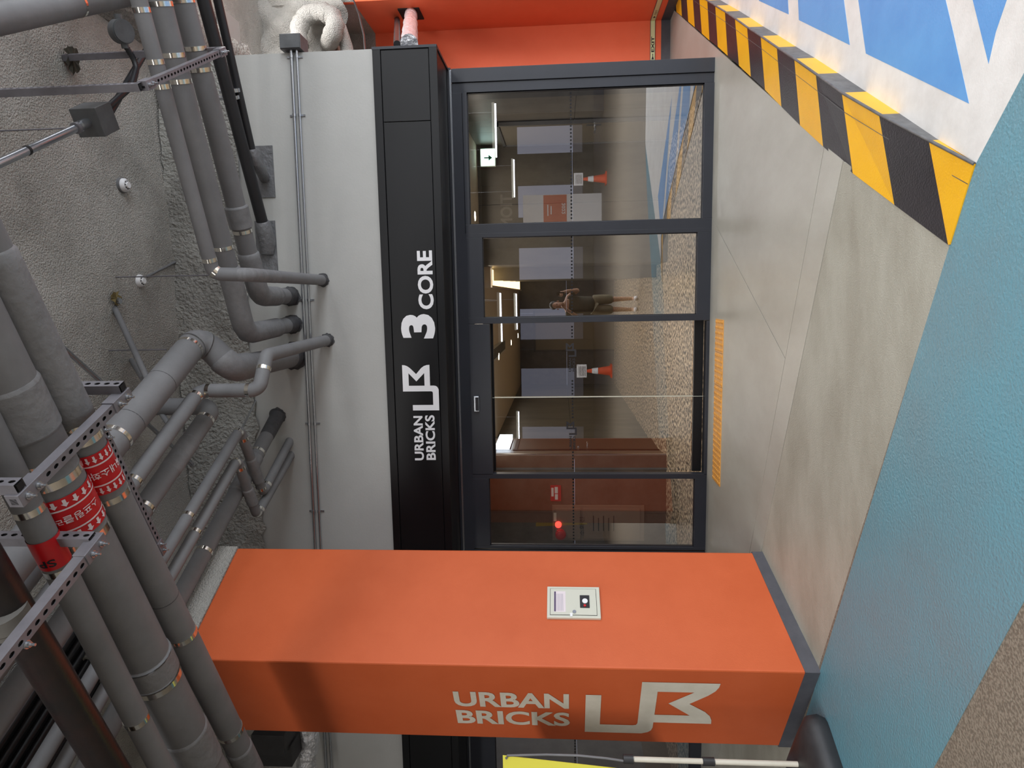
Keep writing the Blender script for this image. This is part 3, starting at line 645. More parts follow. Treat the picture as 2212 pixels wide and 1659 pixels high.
b = MB(); c = Bc+eR*(s0+W_*.5)+V((0, 0, zt-H_*.715))+nR*.031; b.cyl(c, c+nR*.006, W_*.075, 20); b.build('speaker_disc', m_letter, bx)
b = MB(); c = Bc+eR*(s0+W_*.36)+V((0, 0, zt-H_*.71))+nR*.031; b.cyl(c, c+nR*.005, W_*.035, 16); b.build('red_button', m_red, bx)
b = MB(); c = Bc+eR*(s0+W_*.17)+V((0, 0, zt-H_*.51))+nR*.026; b.cyl(c, c+nR*.006, W_*.05, 20); b.build('key_lock', m_steel, bx)
rr(.03, .14, .43, .475, .026, .0265, m_letter, 'sticker')

# ------------------------------------------------------------------ PIPES
def along(path, s):
    for i in range(len(path)-1):
        L_ = (path[i+1]-path[i]).length
        if s <= L_: return path[i]+(path[i+1]-path[i])*(s/L_), (path[i+1]-path[i]).normalized()
        s -= L_
    return path[-1], (path[-1]-path[-2]).normalized()
def nearest(path, q):      # arclength of the path point that is seen closest to pixel q
    best = None; s = 0
    tot = sum((path[i+1]-path[i]).length for i in range(len(path)-1)); n = 600
    for k in range(n+1):
        p, t = along(path, tot*k/n); v = p-CAM; w_ = v.dot(F_)
        if w_ < .1: continue
        X = 1106-FPX*v.dot(U_)/w_; Y = 829.5-FPX*v.dot(R_)/w_; d = (X-q[0])**2+(Y-q[1])**2
        if best is None or d < best[0]: best = (d, tot*k/n)
    return best[1]
def pipe(label, pts, r, bend=None, bands=(), covers=(), sleeve=None, m=None, name='insulated_pipe', group=None, bw=.028, seams=(), collar=True):
    path = fillet(pts, bend or r*1.7); t = thing(name, path[0], label, 'pipe', group)
    b = MB(); b.tube(path, r, 24); b.build('pipe_body', m or m_pipe, t)
    for q in bands:
        s = nearest(path, q); p, d = along(path, s); b = MB(); b.tube([p-d*bw/2, p+d*bw/2], r*1.02+.0012, 28); b.build('metal_band', m_band, t)
    for (q1, q2, k) in covers:   # thicker wrapped stretch between two pixels
        sa, sb = sorted((nearest(path, q1), nearest(path, q2))); n = 14; pp_ = [along(path, sa+(sb-sa)*i/n)[0] for i in range(n+1)]
        rad = [r*1.005]+[r*k]*(n-1)+[r*1.005]; pp_[0] = along(path, sa-.001)[0]; b = MB()
        pp_.insert(1, along(path, sa+.012)[0]); rad.insert(1, r*k); pp_.insert(-1, along(path, sb-.012)[0]); rad.insert(-1, r*k)
        b.tube(pp_, rad, 24); b.build('joint_wrap', m_pipe2, t)
    for q in seams:
        s = nearest(path, q); p, d = along(path, s); b = MB(); b.tube([p-d*.002, p+d*.002], r*1.006, 28); b.build('seam', m_sleeve, t)
    if sleeve:   # dark taped end at the wall with a ragged flange
        L_ = sleeve; tot = sum((path[i+1]-path[i]).length for i in range(len(path)-1)); p0, d = along(path, tot-L_); p1_ = path[-1]
        b = MB(); b.tube([p0, p0+d*.01, p1_], [r*1.01, r*1.05, r*1.10], 24); b.build('end_sleeve', m_sleeve, t)
        if collar:
            b = MB(); vs = [p1_]; n = 26; u = d.cross(UP).normalized(); w2 = d.cross(u)
            p1f = V((p1_.x, 6.026, p1_.z)); vs = [p1f-d*.012]
            for k in range(n):
                a = 2*PI*k/n; R1 = r*random.uniform(1.18, 1.42); vs.append(p1f+XD*math.cos(a)*R1+UP*math.sin(a)*R1)
            b.add(vs, [(0, 1+k, 1+(k+1) % n) for k in range(n)]); b.build('flashing', m_sleeve, t)
    return t
def lineat(q1, q2, z, e1=0, e2=0):
    a, b = onz(*q1, z), onz(*q2, z); d = (b-a).normalized(); return a-d*e1, b+d*e2
YW = 6.03
# three grey pipes from the upper right
a, b = lineat((300, 0), (461, 592), 3.85, 1.2); e = V((.178, YW, 3.6))
pipe('thinnest grey pipe of the upper right trio, ending in a stub over the conduits', [a, b, V((b.x-.01, b.y+.02, 3.6)), e], .047, bend=.06,
     bands=((307, 22), (330, 135), (345, 190), (462, 558), (465, 590)), sleeve=.05, covers=(((517, 603), (595, 603), 1.03),))
a, b = lineat((345, 0), (530, 722), 3.91, 1.2)
pipe('middle grey pipe of the trio at upper right, bending low into the grey wall', [a, b, V((-.216, YW, 3.906))], .070, bend=.14,
     bands=((337, 12), (366, 122), (383, 177), (486, 533), (530, 696)), covers=(((505, 575), (600, 712), 1.17),), sleeve=.17)
a, b = lineat((395, 0), (560, 640), 3.91, 1.2)
pipe('thick outer grey pipe of the trio at upper right, beside the black pipes', [a, b, V((.038, YW, 3.911))], .072, bend=.14,
     bands=((385, 5), (412, 108), (425, 152), (519, 500)), covers=(((508, 445), (526, 492), 1.22), ((540, 545), (598, 655), 1.16)), sleeve=.15)
# two black pipes with foil boots
for (q1, q2, z, r, qb, lab, qw) in (((440, 0), (566, 478), 4.09, .050, (502, 210), 'thicker black pipe beside the grey trio, ending in a grey foil boot', (578, 545)), ((470, 0), (543, 322), 4.06, .034, (507, 195), 'thinner black pipe beside the grey trio, ending in a short grey foil boot', (572, 385))):
    a, b = lineat(q1, q2, z, 1.0); we = ony(qw[0], qw[1], YW)
    bt = b+(b-a).normalized()*.10
    t = pipe(lab, [a, b], r, m=m_blackp, name='black_pipe'); mb = MB(); c = onz(qb[0], qb[1], z); d = (b-a).normalized()
    mb.tube([c-d*.014, c+d*.014], r+.006, 20); mb.box(c+V((0, 0, r)), d*.02, V((.02, .01, 0)), V((0, 0, .10))); mb.build('clamp', m_steel, t)
    mb = MB(); mid = bt+(we-bt)*.5+V((0, 0, -.01)); mb.tube([b, b+d*.02, bt, mid, we], [r*1.1, r*1.35, r*1.5, r*1.5, r*1.4], 18); mb.build('foil_boot', m_silver, t)
    mb = MB(); h = .10 if r > .04 else .09; mb.bb(we.x-.17, we.x+.28, 6.02, 6.03, we.z-.09, we.z+h); mb.build('wall_patch', m_silver, t)
# pipe overhead at the top left corner, along P
a, b = lineat((0, 40), (262, -12), 4.15, 1.0, .3)
pipe('smooth grey pipe crossing the top left corner', [a, b], .072, bands=((160, 6),), bw=.02)
# large pipe D with double elbow
a, b = lineat((225, 975), (432, 726), 4.1, .3)
c2 = V((-.500, 4.80, 3.90))
pipe('large grey pipe rising diagonally to a double elbow in the middle of the ceiling', [a-(b-a).normalized()*2.2, b, c2, V((-.514, YW, 3.916))], .098, bend=.13,
     bands=((408, 755), (262, 960)), covers=(((412, 750), (452, 738), 1.07), ((470, 780), (535, 790), 1.07)), seams=((352, 830), (290, 920)), sleeve=.12)
# E with its three elbows
pxy = onz(560, 843, 3.588); c3 = onz(575, 768, 3.588); zE = 4.03; dE = PD
pipe('thin grey pipe zigzagging down through three elbows onto the grey wall', [V((pxy.x, pxy.y, zE))-dE*3.2, V((pxy.x, pxy.y, zE)), V((pxy.x, pxy.y, 3.588)), V((c3.x, c3.y, 3.588)), V((-.369, YW, 3.588))], .050, bend=.065,
     bands=((424, 860), (452, 848), (537, 845), (565, 797), (295, 1045)), sleeve=.06)
# F: medium pipe ending at an elbow up
a, b = lineat((32, 1495), (463, 878), 4.10, 1.2)
pipe('medium grey pipe running diagonally beside the zigzag pipe, turning up into the ceiling', [a, b, b+V((0, .02, .80))], .066, bend=.12,
     bands=((441, 908), (312, 1100)), covers=(((405, 948), (360, 1015), 1.06),))
# G and H: thin pipes with Z bends
for (q0, q1, q2, q3, z, bd, lab) in (((350, 1190), (518, 928), (568, 1064), (624, 953), 4.01, ((512, 935), (528, 945), (404, 1113), (571, 1046), (556, 1057)), 'upper thin grey pipe with a Z bend left of the zigzag pipe'),
                               ((385, 1235), (512, 993), (555, 1112), (626, 983), 4.007, ((505, 997), (520, 1008), (419, 1150), (565, 1105), (550, 1114)), 'lower thin grey pipe with a Z bend nearest the orange column')):
    p1_, p2_, p3_ = onz(*q1, z), onz(*q2, z), onz(*q3, z); p0 = p1_-PD*4.2
    p3_ = V((p3_.x, YW+.02, z)); pipe(lab, [p0, p1_, p2_, p3_], .040, bend=.05, bands=bd, covers=((( q1[0]+22, q1[1]+62), (q2[0]-10, q2[1]-22), 1.15),))
# I: pipe behind
p1_ = V((-1.078, YW, 4.107)); pipe('thick grey pipe running behind the two thin Z bend pipes into a dark sleeve', [p1_-V((PD.x, PD.y, 0))*3.6+V((.0, 0, 0)), p1_-PD*.02, p1_], .062, bands=((553, 977), (434, 1190)), sleeve=.30, covers=(((548, 985), (500, 1060), 1.12),))
# near Q-direction pipes
a, b = lineat((0, 820), (440, 1659), 3.40, .9, 1.6)
pipe('thickest grey pipe with the larger red label, nearest the trapeze hangers', [a, b], .108, bands=((98, 978), (122, 1014), (170, 1147), (352, 1455)), bw=.034,
     covers=(((0, 830), (70, 930), 1.07), ((317, 1410), (345, 1452), 1.06), ((408, 1568), (440, 1640), 1.06)))
tA = (a, b)
a, b = lineat((-24, 540), (500, 1584), 3.37, 1.2, 1.6)
pipe('second thick grey pipe with the smaller red label, passing in front of the column', [a, b], .071, bands=((174, 900), (193, 935), (238, 1064), (390, 1370), (493, 1578)), bw=.030,
     covers=(((-24, 540), (165, 905), 1.12), ((515, 1612), (560, 1659), 1.08)), seams=((345, 1292),))
tB = (a, b)
a, b = lineat((15, 1008), (300, 1562), 3.38, .6, 2.2)
pipe('narrower grey pipe with a short red lettered sticker, behind the channel hangers', [a, b], .052, bands=((27, 1042), (58, 1100), (118, 1228), (314, 1542)), bw=.028)
tC = (a, b)
a, b = lineat((62, 1420), (225, 1659), 3.40, .9, 1.2)
b = MB() or b
a2, b2_ = lineat((-8, 1262), (236, 1659), 3.42, .6, 1.2)
t = pipe('big bare black steel pipe at the lower left corner', [a2, b2_], .068, m=m_rust, name='steel_pipe')
c = onz(10, 1330, 3.42); d = (b2_-a2).normalized(); mb = MB(); mb.tube([c-d*.03, c+d*.03], .080, 24); mb.tube([c+d*.035, c+d*.055], .076, 24); mb.build('coupling', m_conc, t)
# F, G, H carry on behind; one more pipe in the dark corner
a, b = lineat((0, 1320), (150, 1130), 4.3, 1.5, .5)
pipe('dark grey pipe high in the shaded lower left corner', [a, b], .06)
t = thing('cable_tray', onz(60, 1600, 4.62), 'black cable tray high in the dark lower left corner behind the pipes', 'cable tray')
p = onz(52, 1620, 4.62)-PD*2.6; L_ = PD*3.3; mb = MB(); mb.box(p-QD*.30, L_, QD*.62, UP*.02); mb.build('tray_floor', m_rubber, t)
for e in (-.30, .31): 
    mb = MB(); mb.box(p+QD*e, L_, QD*.012, UP*-.07); mb.build('tray_rail', m_strut, t)
mb = MB()
for k in range(6): mb.tube([p+QD*(-.24+.09*k)-UP*.03, p+L_+QD*(-.24+.09*k)-UP*.03], .022, 8)
mb.build('cable', m_blackp, t, kind='stuff')
# red labels wrapped round two pipes, sticker on the third
def wrap_label(ax, r, q1, q2, text, nm, par_label):
    a, b = ax; d = (b-a).normalized(); s1_ = nearest([a, b], q1); s2_ = nearest([a, b], q2); L_ = s2_-s1_; c0 = a+d*s1_
    toc = CAM-(c0+d*L_/2); toc = (toc-d*toc.dot(d)).normalized(); rd = d.cross(toc).normalized()   # reading direction
    t = thing('pipe_label', c0, par_label, 'label'); R1 = r+.003
    def cyp(s, th, rad): return c0+d*s+(toc*math.cos(th)+rd*math.sin(th))*rad
    b1 = MB(); b1.tube([c0, c0+d*L_], R1, 36, caps=False); b1.build('red_sleeve', m_red, t)
    b1 = MB()
    for fr_ in (.24, .74): b1.tube([c0+d*L_*fr_, c0+d*L_*(fr_+.035)], R1+.0015, 36, caps=False)
    b1.build('white_ring', m_labelw, t)
    b1 = MB(); n = 18
    for (f0, f1) in ((.04, .205), (.81, .97)):
        for k in range(n):
            th = 2*PI*k/n; h = .055; sa, sm_, sb = L_*f0, L_*(f0+(f1-f0)*.55), L_*f1; R2 = R1+.002
            b1.add([cyp(sa, th-h, R2), cyp(sa, th+h, R2), cyp(sm_, th+h, R2), cyp(sm_, th+h*2.3, R2), cyp(sb, th, R2), cyp(sm_, th-h*2.3, R2), cyp(sm_, th-h, R2)], [(0, 1, 2, 6), (3, 4, 5), (2, 3, 5, 6)])
    b1.build('flow_arrow', m_labelw, t, kind='stuff')
    if text:
        vs, fs = text_geo(text, .012); h = L_*.185; wth = h*len(text)*.92/ r
        b1 = MB(); b1.add([cyp(L_*.40+h*y, wth*(x-.5)-.22, R1+.0035) for x, y in vs], fs); b1.build('lettering', m_labelw, t)
wrap_label(tA, .108, (117, 1048), (162, 1130), '스프링클러', 'x', 'larger red wrapped pipe label with white arrows and lettering')
wrap_label(tB, .071, (188, 963), (230, 1047), '옥내소화전', 'x', 'smaller red wrapped pipe label with white arrows behind the strut')
a, b = tC; d = (b-a).normalized(); s1_ = nearest([a, b], (84, 1160)); s2_ = nearest([a, b], (113, 1216)); c0 = a+d*s1_; L_ = s2_-s1_
t = thing('pipe_sticker', c0, 'short red sticker with a black letter on the narrower pipe under the channel hanger', 'label')
mb = MB(); mb.tube([c0, c0+d*L_], .0545, 30, caps=False); mb.build('red_sleeve', m_red, t)
toc = CAM-(c0+d*L_/2); toc = (toc-d*toc.dot(d)).normalized(); rd = d.cross(toc).normalized()
vs, fs = text_geo('SP', .02); mb = MB(); mb.add([c0+d*(L_*.62+y*L_*.25)+(toc*math.cos(1.1*(x-.0))+rd*math.sin(1.1*(x-.0)))*.0562 for x, y in vs], fs); mb.build('lettering', m_blackink, t)

# ------------------------------------------------------------------ PERFORATED STRUTS
def strut(mb, p, q, side, w_=.041, dpt=.041, pitch=.040, hole=.0085, holes=True):
    """U-channel from p to q; perforated faces look towards +-side"""
    p, q = V(p), V(q); d = (q-p).normalized(); side = (V(side)-d*V(side).dot(d)).normalized(); up = d.cross(side)
    L_ = (q-p).length; n = max(1, int(L_/pitch)); pt_ = L_/n
    for sgn in (1, -1):
        o = p+side*(sgn*dpt/2)
        if not holes: mb.add([o-up*w_/2, o+up*w_/2, o+up*w_/2+d*L_, o-up*w_/2+d*L_], [(0, 1, 2, 3)]); continue
        for i in range(n):
            c = o+d*(pt_*(i+.5)); a = pt_/2; h = w_/2
            outer = [(-a, -h), (0, -h), (a, -h), (a, 0), (a, h), (0, h), (-a, h), (-a, 0)]
            inner = [(hole*1.5*math.cos(t_), hole*math.sin(t_)) for t_ in [PI*1.25, PI*1.5, PI*1.75, 0, PI*.25, PI*.5, PI*.75, PI]]
            vs = [c+d*x+up*y for x, y in outer]+[c+d*x+up*y for x, y in inner]+[c+d*x+up*y-side*sgn*.003 for x, y in inner]
            mb.add(vs, [(k, (k+1) % 8, 8+(k+1) % 8, 8+k) for k in range(8)]+[(8+k, 8+(k+1) % 8, 16+(k+1) % 8, 16+k) for k in range(8)])
    for sgn in (1, -1):
        o = p+up*(sgn*w_/2); mb.add([o-side*dpt/2, o+side*dpt/2, o+side*dpt/2+d*L_, o-side*dpt/2+d*L_], [(0, 1, 2, 3)])
    # dark core standing in for the shade inside the hollow channel
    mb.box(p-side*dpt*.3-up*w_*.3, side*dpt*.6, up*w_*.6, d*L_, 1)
def bolt(par, p, n, s=.012):
    n = V(n).normalized(); b = MB(); b.cyl(p, V(p)+n*.004, s*1.25, 12); b.cyl(V(p)+n*.004, V(p)+n*.014, s*.85, 6); b.cyl(V(p)+n*.014, V(p)+n*.030, s*.4, 10); b.build('bolt', m_steel, par)
camn = -PD  # strut faces look back to the camera side
# T0 under the upper right trio
p, q = onz(308, 186, 3.765), onz(482, 110, 3.765)
t = thing('trapeze_hanger', p, 'perforated steel trapeze under the three grey pipes at upper right', 'hanger')
mb = MB(); strut(mb, p, q, UP); mb.build('cross_strut', [m_strut, m_dark], t)
mb = MB(); strut(mb, p+V((0, 0, .0))+PD*-.02-QD*.0, V((p.x, p.y, ZC))+PD*-.02, QD); mb.build('drop_strut', [m_strut, m_dark], t)
mb = MB(); strut(mb, q+PD*.03, V((q.x, q.y, ZC))+PD*.03, QD); mb.build('drop_strut', [m_strut, m_dark], t)
for e, s_g in ((p, 1), (q, -1)):
    mb = MB(); d = (q-p).normalized(); c = e+d*s_g*.05; mb.box(c-d*.05-QD*.026-UP*.026, d*.10, QD*.052, UP*.052); mb.build('end_bracket', m_strut, t, bevel=.002)
    for k in (-1, 1): bolt(t, c+d*.022*k-UP*.026, -UP)
# T1 and T2 under the near pipes
for (qa, qb, z, ups, lab) in (((30, 1085), (272, 848), 3.235, (0, 1), 'perforated trapeze strut beneath the red labelled pipes'), ((-60, 1505), (216, 1160), 3.20, (1,), 'lowest perforated trapeze strut at the left picture edge beside the black pipe')):
    p, q = onz(*qa, z), onz(*qb, z); d = (q-p).normalized(); sd = d.cross(UP).normalized()
    if sd.dot(QD) < 0: sd = -sd
    t = thing('trapeze_hanger', p, lab, 'hanger')
    mb = MB(); strut(mb, p, q, UP); mb.build('cross_strut', [m_strut, m_dark], t)
    for e in ups:
        x = (p+d*.03) if e == 0 else (q-d*.03)
        x = x-sd*(.042 if z > 3.21 else .018)
        mb = MB(); strut(mb, x+UP*(-.02 if z > 3.21 else .0), V((x.x, x.y, ZC)), sd, holes=True); mb.build('drop_strut', [m_strut, m_dark], t)
        y_ = (p+d*.06) if e == 0 else (q-d*.06); mb = MB(); mb.box(y_-d*.06-sd*.026-UP*.025, d*.12, sd*.049, UP*.05); mb.build('end_bracket', m_strut, t, bevel=.002)
        for k in (-1, 1): bolt(t, y_+d*.026*k-UP*.025, -UP, .011)
    if z == 3.20:
        bolt(t, onz(45, 1392, 3.2)-UP*.02, -UP, .012)
# Q strut under the diagonal pipes
p, q = onz(215, 918, 3.94), onz(350, 1196, 3.94)
t = thing('trapeze_hanger', p, 'long perforated strut beneath the diagonal pipes, ending near the orange column', 'hanger')
mb = MB(); strut(mb, p, q, UP); mb.build('cross_strut', [m_strut, m_dark], t)
mb = MB(); d = (q-p).normalized(); mb.box(q-d*.11-PD*.025-UP*.025, d*.10, PD*.05, UP*.05); mb.build('end_bracket', m_strut, t)
for k in (.035, .085): bolt(t, q-d*k-UP*.025, -UP); bolt(t, p+d*k-UP*.021, -UP)
for e in (p+d*.05, q-d*.04):
    mb = MB(); mb.cyl(e+PD*.0, V((e.x, e.y, ZC)), .006, 8); mb.build('threaded_rod', m_steel, t)

# ------------------------------------------------------------------ CONDUITS, BOXES, DETECTORS
def rod(name, label, cat, pts, r, m, group=None, seg=14):
    t = thing(name, pts[0], label, cat, group); b = MB(); b.tube(pts, r, seg); b.build('tube_body', m, t); return t
for (za, zb_, r, lab) in ((3.764, 3.812, .0145, 'upper of the two thin steel conduits along the grey wall'), (3.715, 3.757, .0115, 'lower of the two thin steel conduits along the grey wall')):
    y_ = 6.008; t = rod('steel_conduit', lab, 'conduit', [V((2.17, y_, za)), V((-2.34, y_, zb_)), V((-8.8, y_, zb_+.06))], r, m_steel)
    for xx in (2.11, 1.62, -.0, -1.15, -2.0):
        z_ = za+(zb_-za)*(2.17-xx)/4.5; b = MB(); b.tube([V((xx-.012, y_, z_)), V((xx+.012, y_, z_))], r+.004, 12)
        sg_ = 1 if za > 3.74 else -1; b.bb(xx-.008, xx+.008, 6.022, 6.03, z_ if sg_ > 0 else z_-.045, z_+.045 if sg_ > 0 else z_); b.build('saddle_clip', m_steel, t)
t = thing('junction_box', (2.2, 6.0, 3.66), 'small square steel box at the right end of the two wall conduits', 'box')
mb = MB(); mb.bb(2.165, 2.29, 5.975, 6.16, 3.665, 3.85); mb.build('box_shell', m_box, t, bevel=.003)
mb = MB(); mb.bb(2.170, 2.285, 5.968, 5.976, 3.672, 3.843); mb.build('box_cover', m_box, t, bevel=.002)
# electrical box with steel conduit, flexible conduits, round box
bxp = onz(205, 258, 4.35); t = thing('pull_box', bxp, 'square grey metal pull box hanging under the ceiling at upper left', 'box')
mb = MB(); s = .085; mb.box(bxp-PD*s-QD*s-UP*s, PD*2*s, QD*2*s, UP*2*s); mb.build('box_shell', m_box, t, bevel=.003)
a = bxp+QD*0-PD*.0; far_ = onz(0, 352, 4.35)
d = (far_-bxp).normalized(); t2 = thing('steel_conduit', bxp, 'shiny steel conduit slanting from the grey pull box to the left picture edge', 'conduit')
mb = MB(); mb.tube([bxp+d*.085, bxp+d*2.6], .024, 16); mb.build('tube_body', m_steel, t2)
mb = MB(); mb.tube([bxp+d*.08, bxp+d*.16], .031, 16); mb.build('connector', m_steel, t2)
mb = MB(); c = bxp+d*.20; mb.tube([c-d*.012, c+d*.012], .033, 16); mb.cyl(c+UP*.02, V((c.x, c.y, ZC)), .005, 8); mb.build('beam_clamp', m_strut, t2)
mb = MB(); c = bxp+d*.66; mb.tube([c-d*.008, c+d*.008], .027, 16); mb.build('cable_tie', m_blackp, t2)
def corr(label, pts, r):
    path = fillet(pts, .2, 8); L_ = sum((path[i+1]-path[i]).length for i in range(len(path)-1)); n = int(L_/.008); pp_ = []; rad = []
    for i in range(n+1): pp_.append(along(path, L_*i/n)[0]); rad.append(r*(1.08 if i % 2 else .92))
    t = thing('flexible_conduit', pts[0], label, 'conduit'); b = MB(); b.tube(pp_, rad, 12); b.build('corrugated_tube', m_blackp, t)
rb = onz(262, 68, 4.45)
corr('black corrugated flexible conduit from the pull box up to the round box', [bxp+(onz(240, 225, 4.35)-bxp)*.8, onz(285, 185, 4.38), onz(297, 140, 4.42), onz(270, 97, 4.45)], .020)
corr('second black flexible conduit leaving the pull box behind the grey pipes', [bxp+(onz(245, 240, 4.35)-bxp)*.8, onz(280, 180, 4.45), onz(318, 105, 4.6), onz(330, 60, 4.65)], .022)
t = thing('round_box', rb, 'round dark grey box with capped lid near the top left corner', 'box')
nn = (CAM-rb).normalized()*.5+V((0, 0, -.6)); nn.normalize(); mb = MB(); mb.cyl(rb+nn*.03, rb-nn*.03, .078, 28); mb.build('box_shell', m_box, t, bevel=.004)
mb = MB(); mb.cyl(rb+nn*.03, rb+nn*.037, .072, 28); mb.build('lid', m_box, t)
for k, q in enumerate(((268, 92), (256, 42))):
    c = onz(*q, 4.45); dd_ = (c-rb).normalized(); mb = MB(); mb.cyl(rb+dd_*.07, rb+dd_*.105, .024, 12); mb.build('hub', m_box, t)
for q, lab in (((266, 400), 'white round smoke detector on the ceiling at upper left'), ((300, 607), 'white round smoke detector beside the thin hanging rod')):
    p = onz(*q, ZC-.02); t = thing('smoke_detector', p, lab, 'detector')
    mb = MB(); mb.cyl(p+UP*.05, p-UP*.005, .060, 28); mb.build('mounting_base', m_pipe, t)
    mb = MB(); mb.tube([p-UP*.005, p-UP*.02, p-UP*.035], [.054, .052, .040], 28); mb.build('detector_body', m_letter, t)
    mb = MB(); mb.tube([p-UP*.035, p-UP*.050], [.028, .024], 20); mb.build('sensor_head', m_letter, t)
    mb = MB()
    for k in range(8):
        a_ = k*PI/4; u = V((math.cos(a_), math.sin(a_), 0)); w2 = V((-math.sin(a_), math.cos(a_), 0)); mb.box(p-UP*.037+u*.026-w2*.006, u*.008, w2*.012, -UP*.003)
    mb.build('vent_slots', m_blackink, t)
p0 = onz(316, 598, ZC-.03); p1_ = onz(378, 566, ZC-.03)
rod('surface_conduit', 'short thin conduit leaving the smoke detector towards the wall', 'conduit', [p0, p1_, onz(392, 568, ZC-.01)], .011, m_pipe)
# shiny long conduit and braces near the middle of the ceiling
rod('steel_conduit', 'long shiny steel conduit slanting across the middle of the ceiling behind the thick pipes', 'conduit', [onz(60, 682, 4.7), onz(415, 1003, 4.7)], .017, m_steel)
rod('brace_pipe', 'longer grey brace pipe hanging from a rusty hole in the ceiling', 'pipe', [onz(246, 662, ZC), onz(318, 818, 4.45)], .022, m_pipe)
rod('brace_pipe', 'shorter grey brace pipe beside the longer one', 'pipe', [onz(284, 778, ZC-.02), onz(308, 818, 4.6)], .02, m_pipe)
rod('brace_pipe', 'short grey brace pipe crossing between the two diagonal pipes', 'pipe', [onz(340, 880, 4.6), onz(372, 928, 4.35)], .02, m_pipe)
p = onz(247, 650, ZC-.01); mb = MB(); mb.tube([p, p-UP*.05], [.028, .024], 10); mb.cyl(p-UP*.03-XD*.03, p-UP*.03+XD*.03, .006, 8)
o = mb.build('brace_clamp', m_steel, None); o['label'] = 'small steel swivel clamp fixed in the rusty ceiling hole'; o['category'] = 'clamp'
for (qt, qb, zt_, lab) in (((245, 599), (460, 598), ZC, 'thin threaded rod hanging in front of the smoke detector'), ((235, 757), (360, 762), ZC, 'thin threaded rod hanging behind the double elbow')):
    p = onz(*qt, ZC); d = ray(qb[0], qb[1]); k = V((p.x, p.y)).length/V((d.x, d.y)).length; zl = CAM.z+d.z*k
    rod('threaded_rod', lab, 'rod', [p, V((p.x, p.y, zl))], .005, m_strut, seg=8)
rod('threaded_rod', 'slanted thin rod from a slot in the grey wall above the thin pipes', 'rod', [ony(552, 866, YW), onz(523, 925, 4.05)], .008, m_steel, seg=8)
rod('steel_conduit', 'stub of shiny conduit poking out behind the medium pipe', 'conduit', [onz(392, 985, 4.3), onz(412, 1002, 4.3)], .017, m_steel)
# wires dropping
for k, (qa, qb) in enumerate((((770, -20), (1000/5.53+600, 560/5.53)),)):
    pa = ony(764, 0, 7.2); pb = ony(775, 30, 7.0); pc = ony(786, 75, 6.6); pd_ = ony(789, 108, 6.25)
    rod('black_cable', 'thin black cable hanging from the ceiling behind the grey wall end', 'cable', fillet([pa+V((.1, 0, .2)), pa, pb, pc, pd_], .1), .009, m_blackp, seg=8)
# foil duct and black pipe from the orange wall into the fascia box
ya = 7.3
a = onx(890, 36, 3.44); t = thing('foil_duct', a, 'short foil wrapped duct between the orange wall and the black fascia box', 'duct')
p0, p1_ = ony(882, 30, 7.4), ony(884, 92, 7.0)
hole = onx(888, 30, 3.465)
p0 = V((3.47, hole.y, hole.z)); p1_ = ony(884, 94, 6.35)
mb = MB(); pth = [p0+(p1_-p0)*i/12 for i in range(13)]; mb.tube(pth, [.075+random.uniform(-.008, .008) for _ in pth], 14); mb.build('duct_body', m_foil, t)
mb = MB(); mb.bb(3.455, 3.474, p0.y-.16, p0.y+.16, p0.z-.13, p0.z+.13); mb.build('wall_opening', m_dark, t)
p0b = onx(858, 42, 3.465); p1b = ony(858, 96, 6.35); rod('black_pipe', 'short straight black pipe above the foil duct entering the fascia box', 'pipe', [p0b, p1b], .034, m_blackp)

# ------------------------------------------------------------------ LEFT BAY (behind the column): bracket, foil, banner stand
t = thing('steel_bracket', (-4.2, 5.6, 3.9), 'dark steel angle brackets beside the column top at the lower edge', 'bracket')
for (Xa, Xb, Ya, Yb, y_) in ((545, 612, 1590, 1632, 5.2), (560, 628, 1612, 1655, 5.3)):
    a = ony(Xa, Yb, y_); b = ony(Xb, Ya, y_); mb = MB(); mb.bb(min(a.x, b.x), max(a.x, b.x), y_, y_+.25, min(a.z, b.z), max(a.z, b.z)); mb.build('bracket_plate', m_rubber, t, bevel=.004)
t = thing('foil_duct', ony(650, 1620, 5.7), 'crumpled silver foil wrapped duct at the lower edge beside the orange column', 'duct')
qs = [(655, 1560), (672, 1600), (660, 1640), (672, 1700)]; pts = [ony(a, b, 5.6) for a, b in qs]; pth = fillet(pts, .2, 6)
mb = MB(); pp_ = []; L_ = sum((pth[i+1]-pth[i]).length for i in range(len(pth)-1)); 
for i in range(25): pp_.append(along(pth, L_*i/24)[0])
mb.tube(pp_, [.085+random.uniform(-.014, .014) for _ in pp_], 14, smooth=False); mb.build('duct_body', m_foil, t)
# water-filled base, pole and yellow banner
bp_ = onz(1745, 1648, ZL); t = thing('banner_stand', bp_, 'banner stand with black plastic base, white pole and yellow banner at the lower edge', 'banner stand')
base_c = V((-2.90, 3.78, ZL))
vs = []; prof = [(.0, .31), (.05, .33), (.11, .32), (.145, .26), (.16, .20), (.165, .0)]
mb = MB(); n = 48
for h, r in prof:
    for k in range(n):
        a_ = 2*PI*k/n; ca, sa = math.cos(a_), math.sin(a_); e_ = 9; rr_ = r/((abs(ca)**e_+abs(sa)**e_)**(1/e_)) if r > 0 else 0
        vs.append(base_c+QD*(-ca)*rr_*1.0+PD*sa*rr_*.75+UP*h)
mb.add(vs, [(j*n+k, j*n+(k+1) % n, (j+1)*n+(k+1) % n, (j+1)*n+k) for j in range(len(prof)-1) for k in range(n)], 0, True); mb.build('base', m_rubber, t)
pc = onp(1700, 1647, base_c, (base_c-CAM).normalized()); pbx = V((base_c.x-.02, base_c.y+.0, 0))
px = ony(1500, 1644, 3.8); 
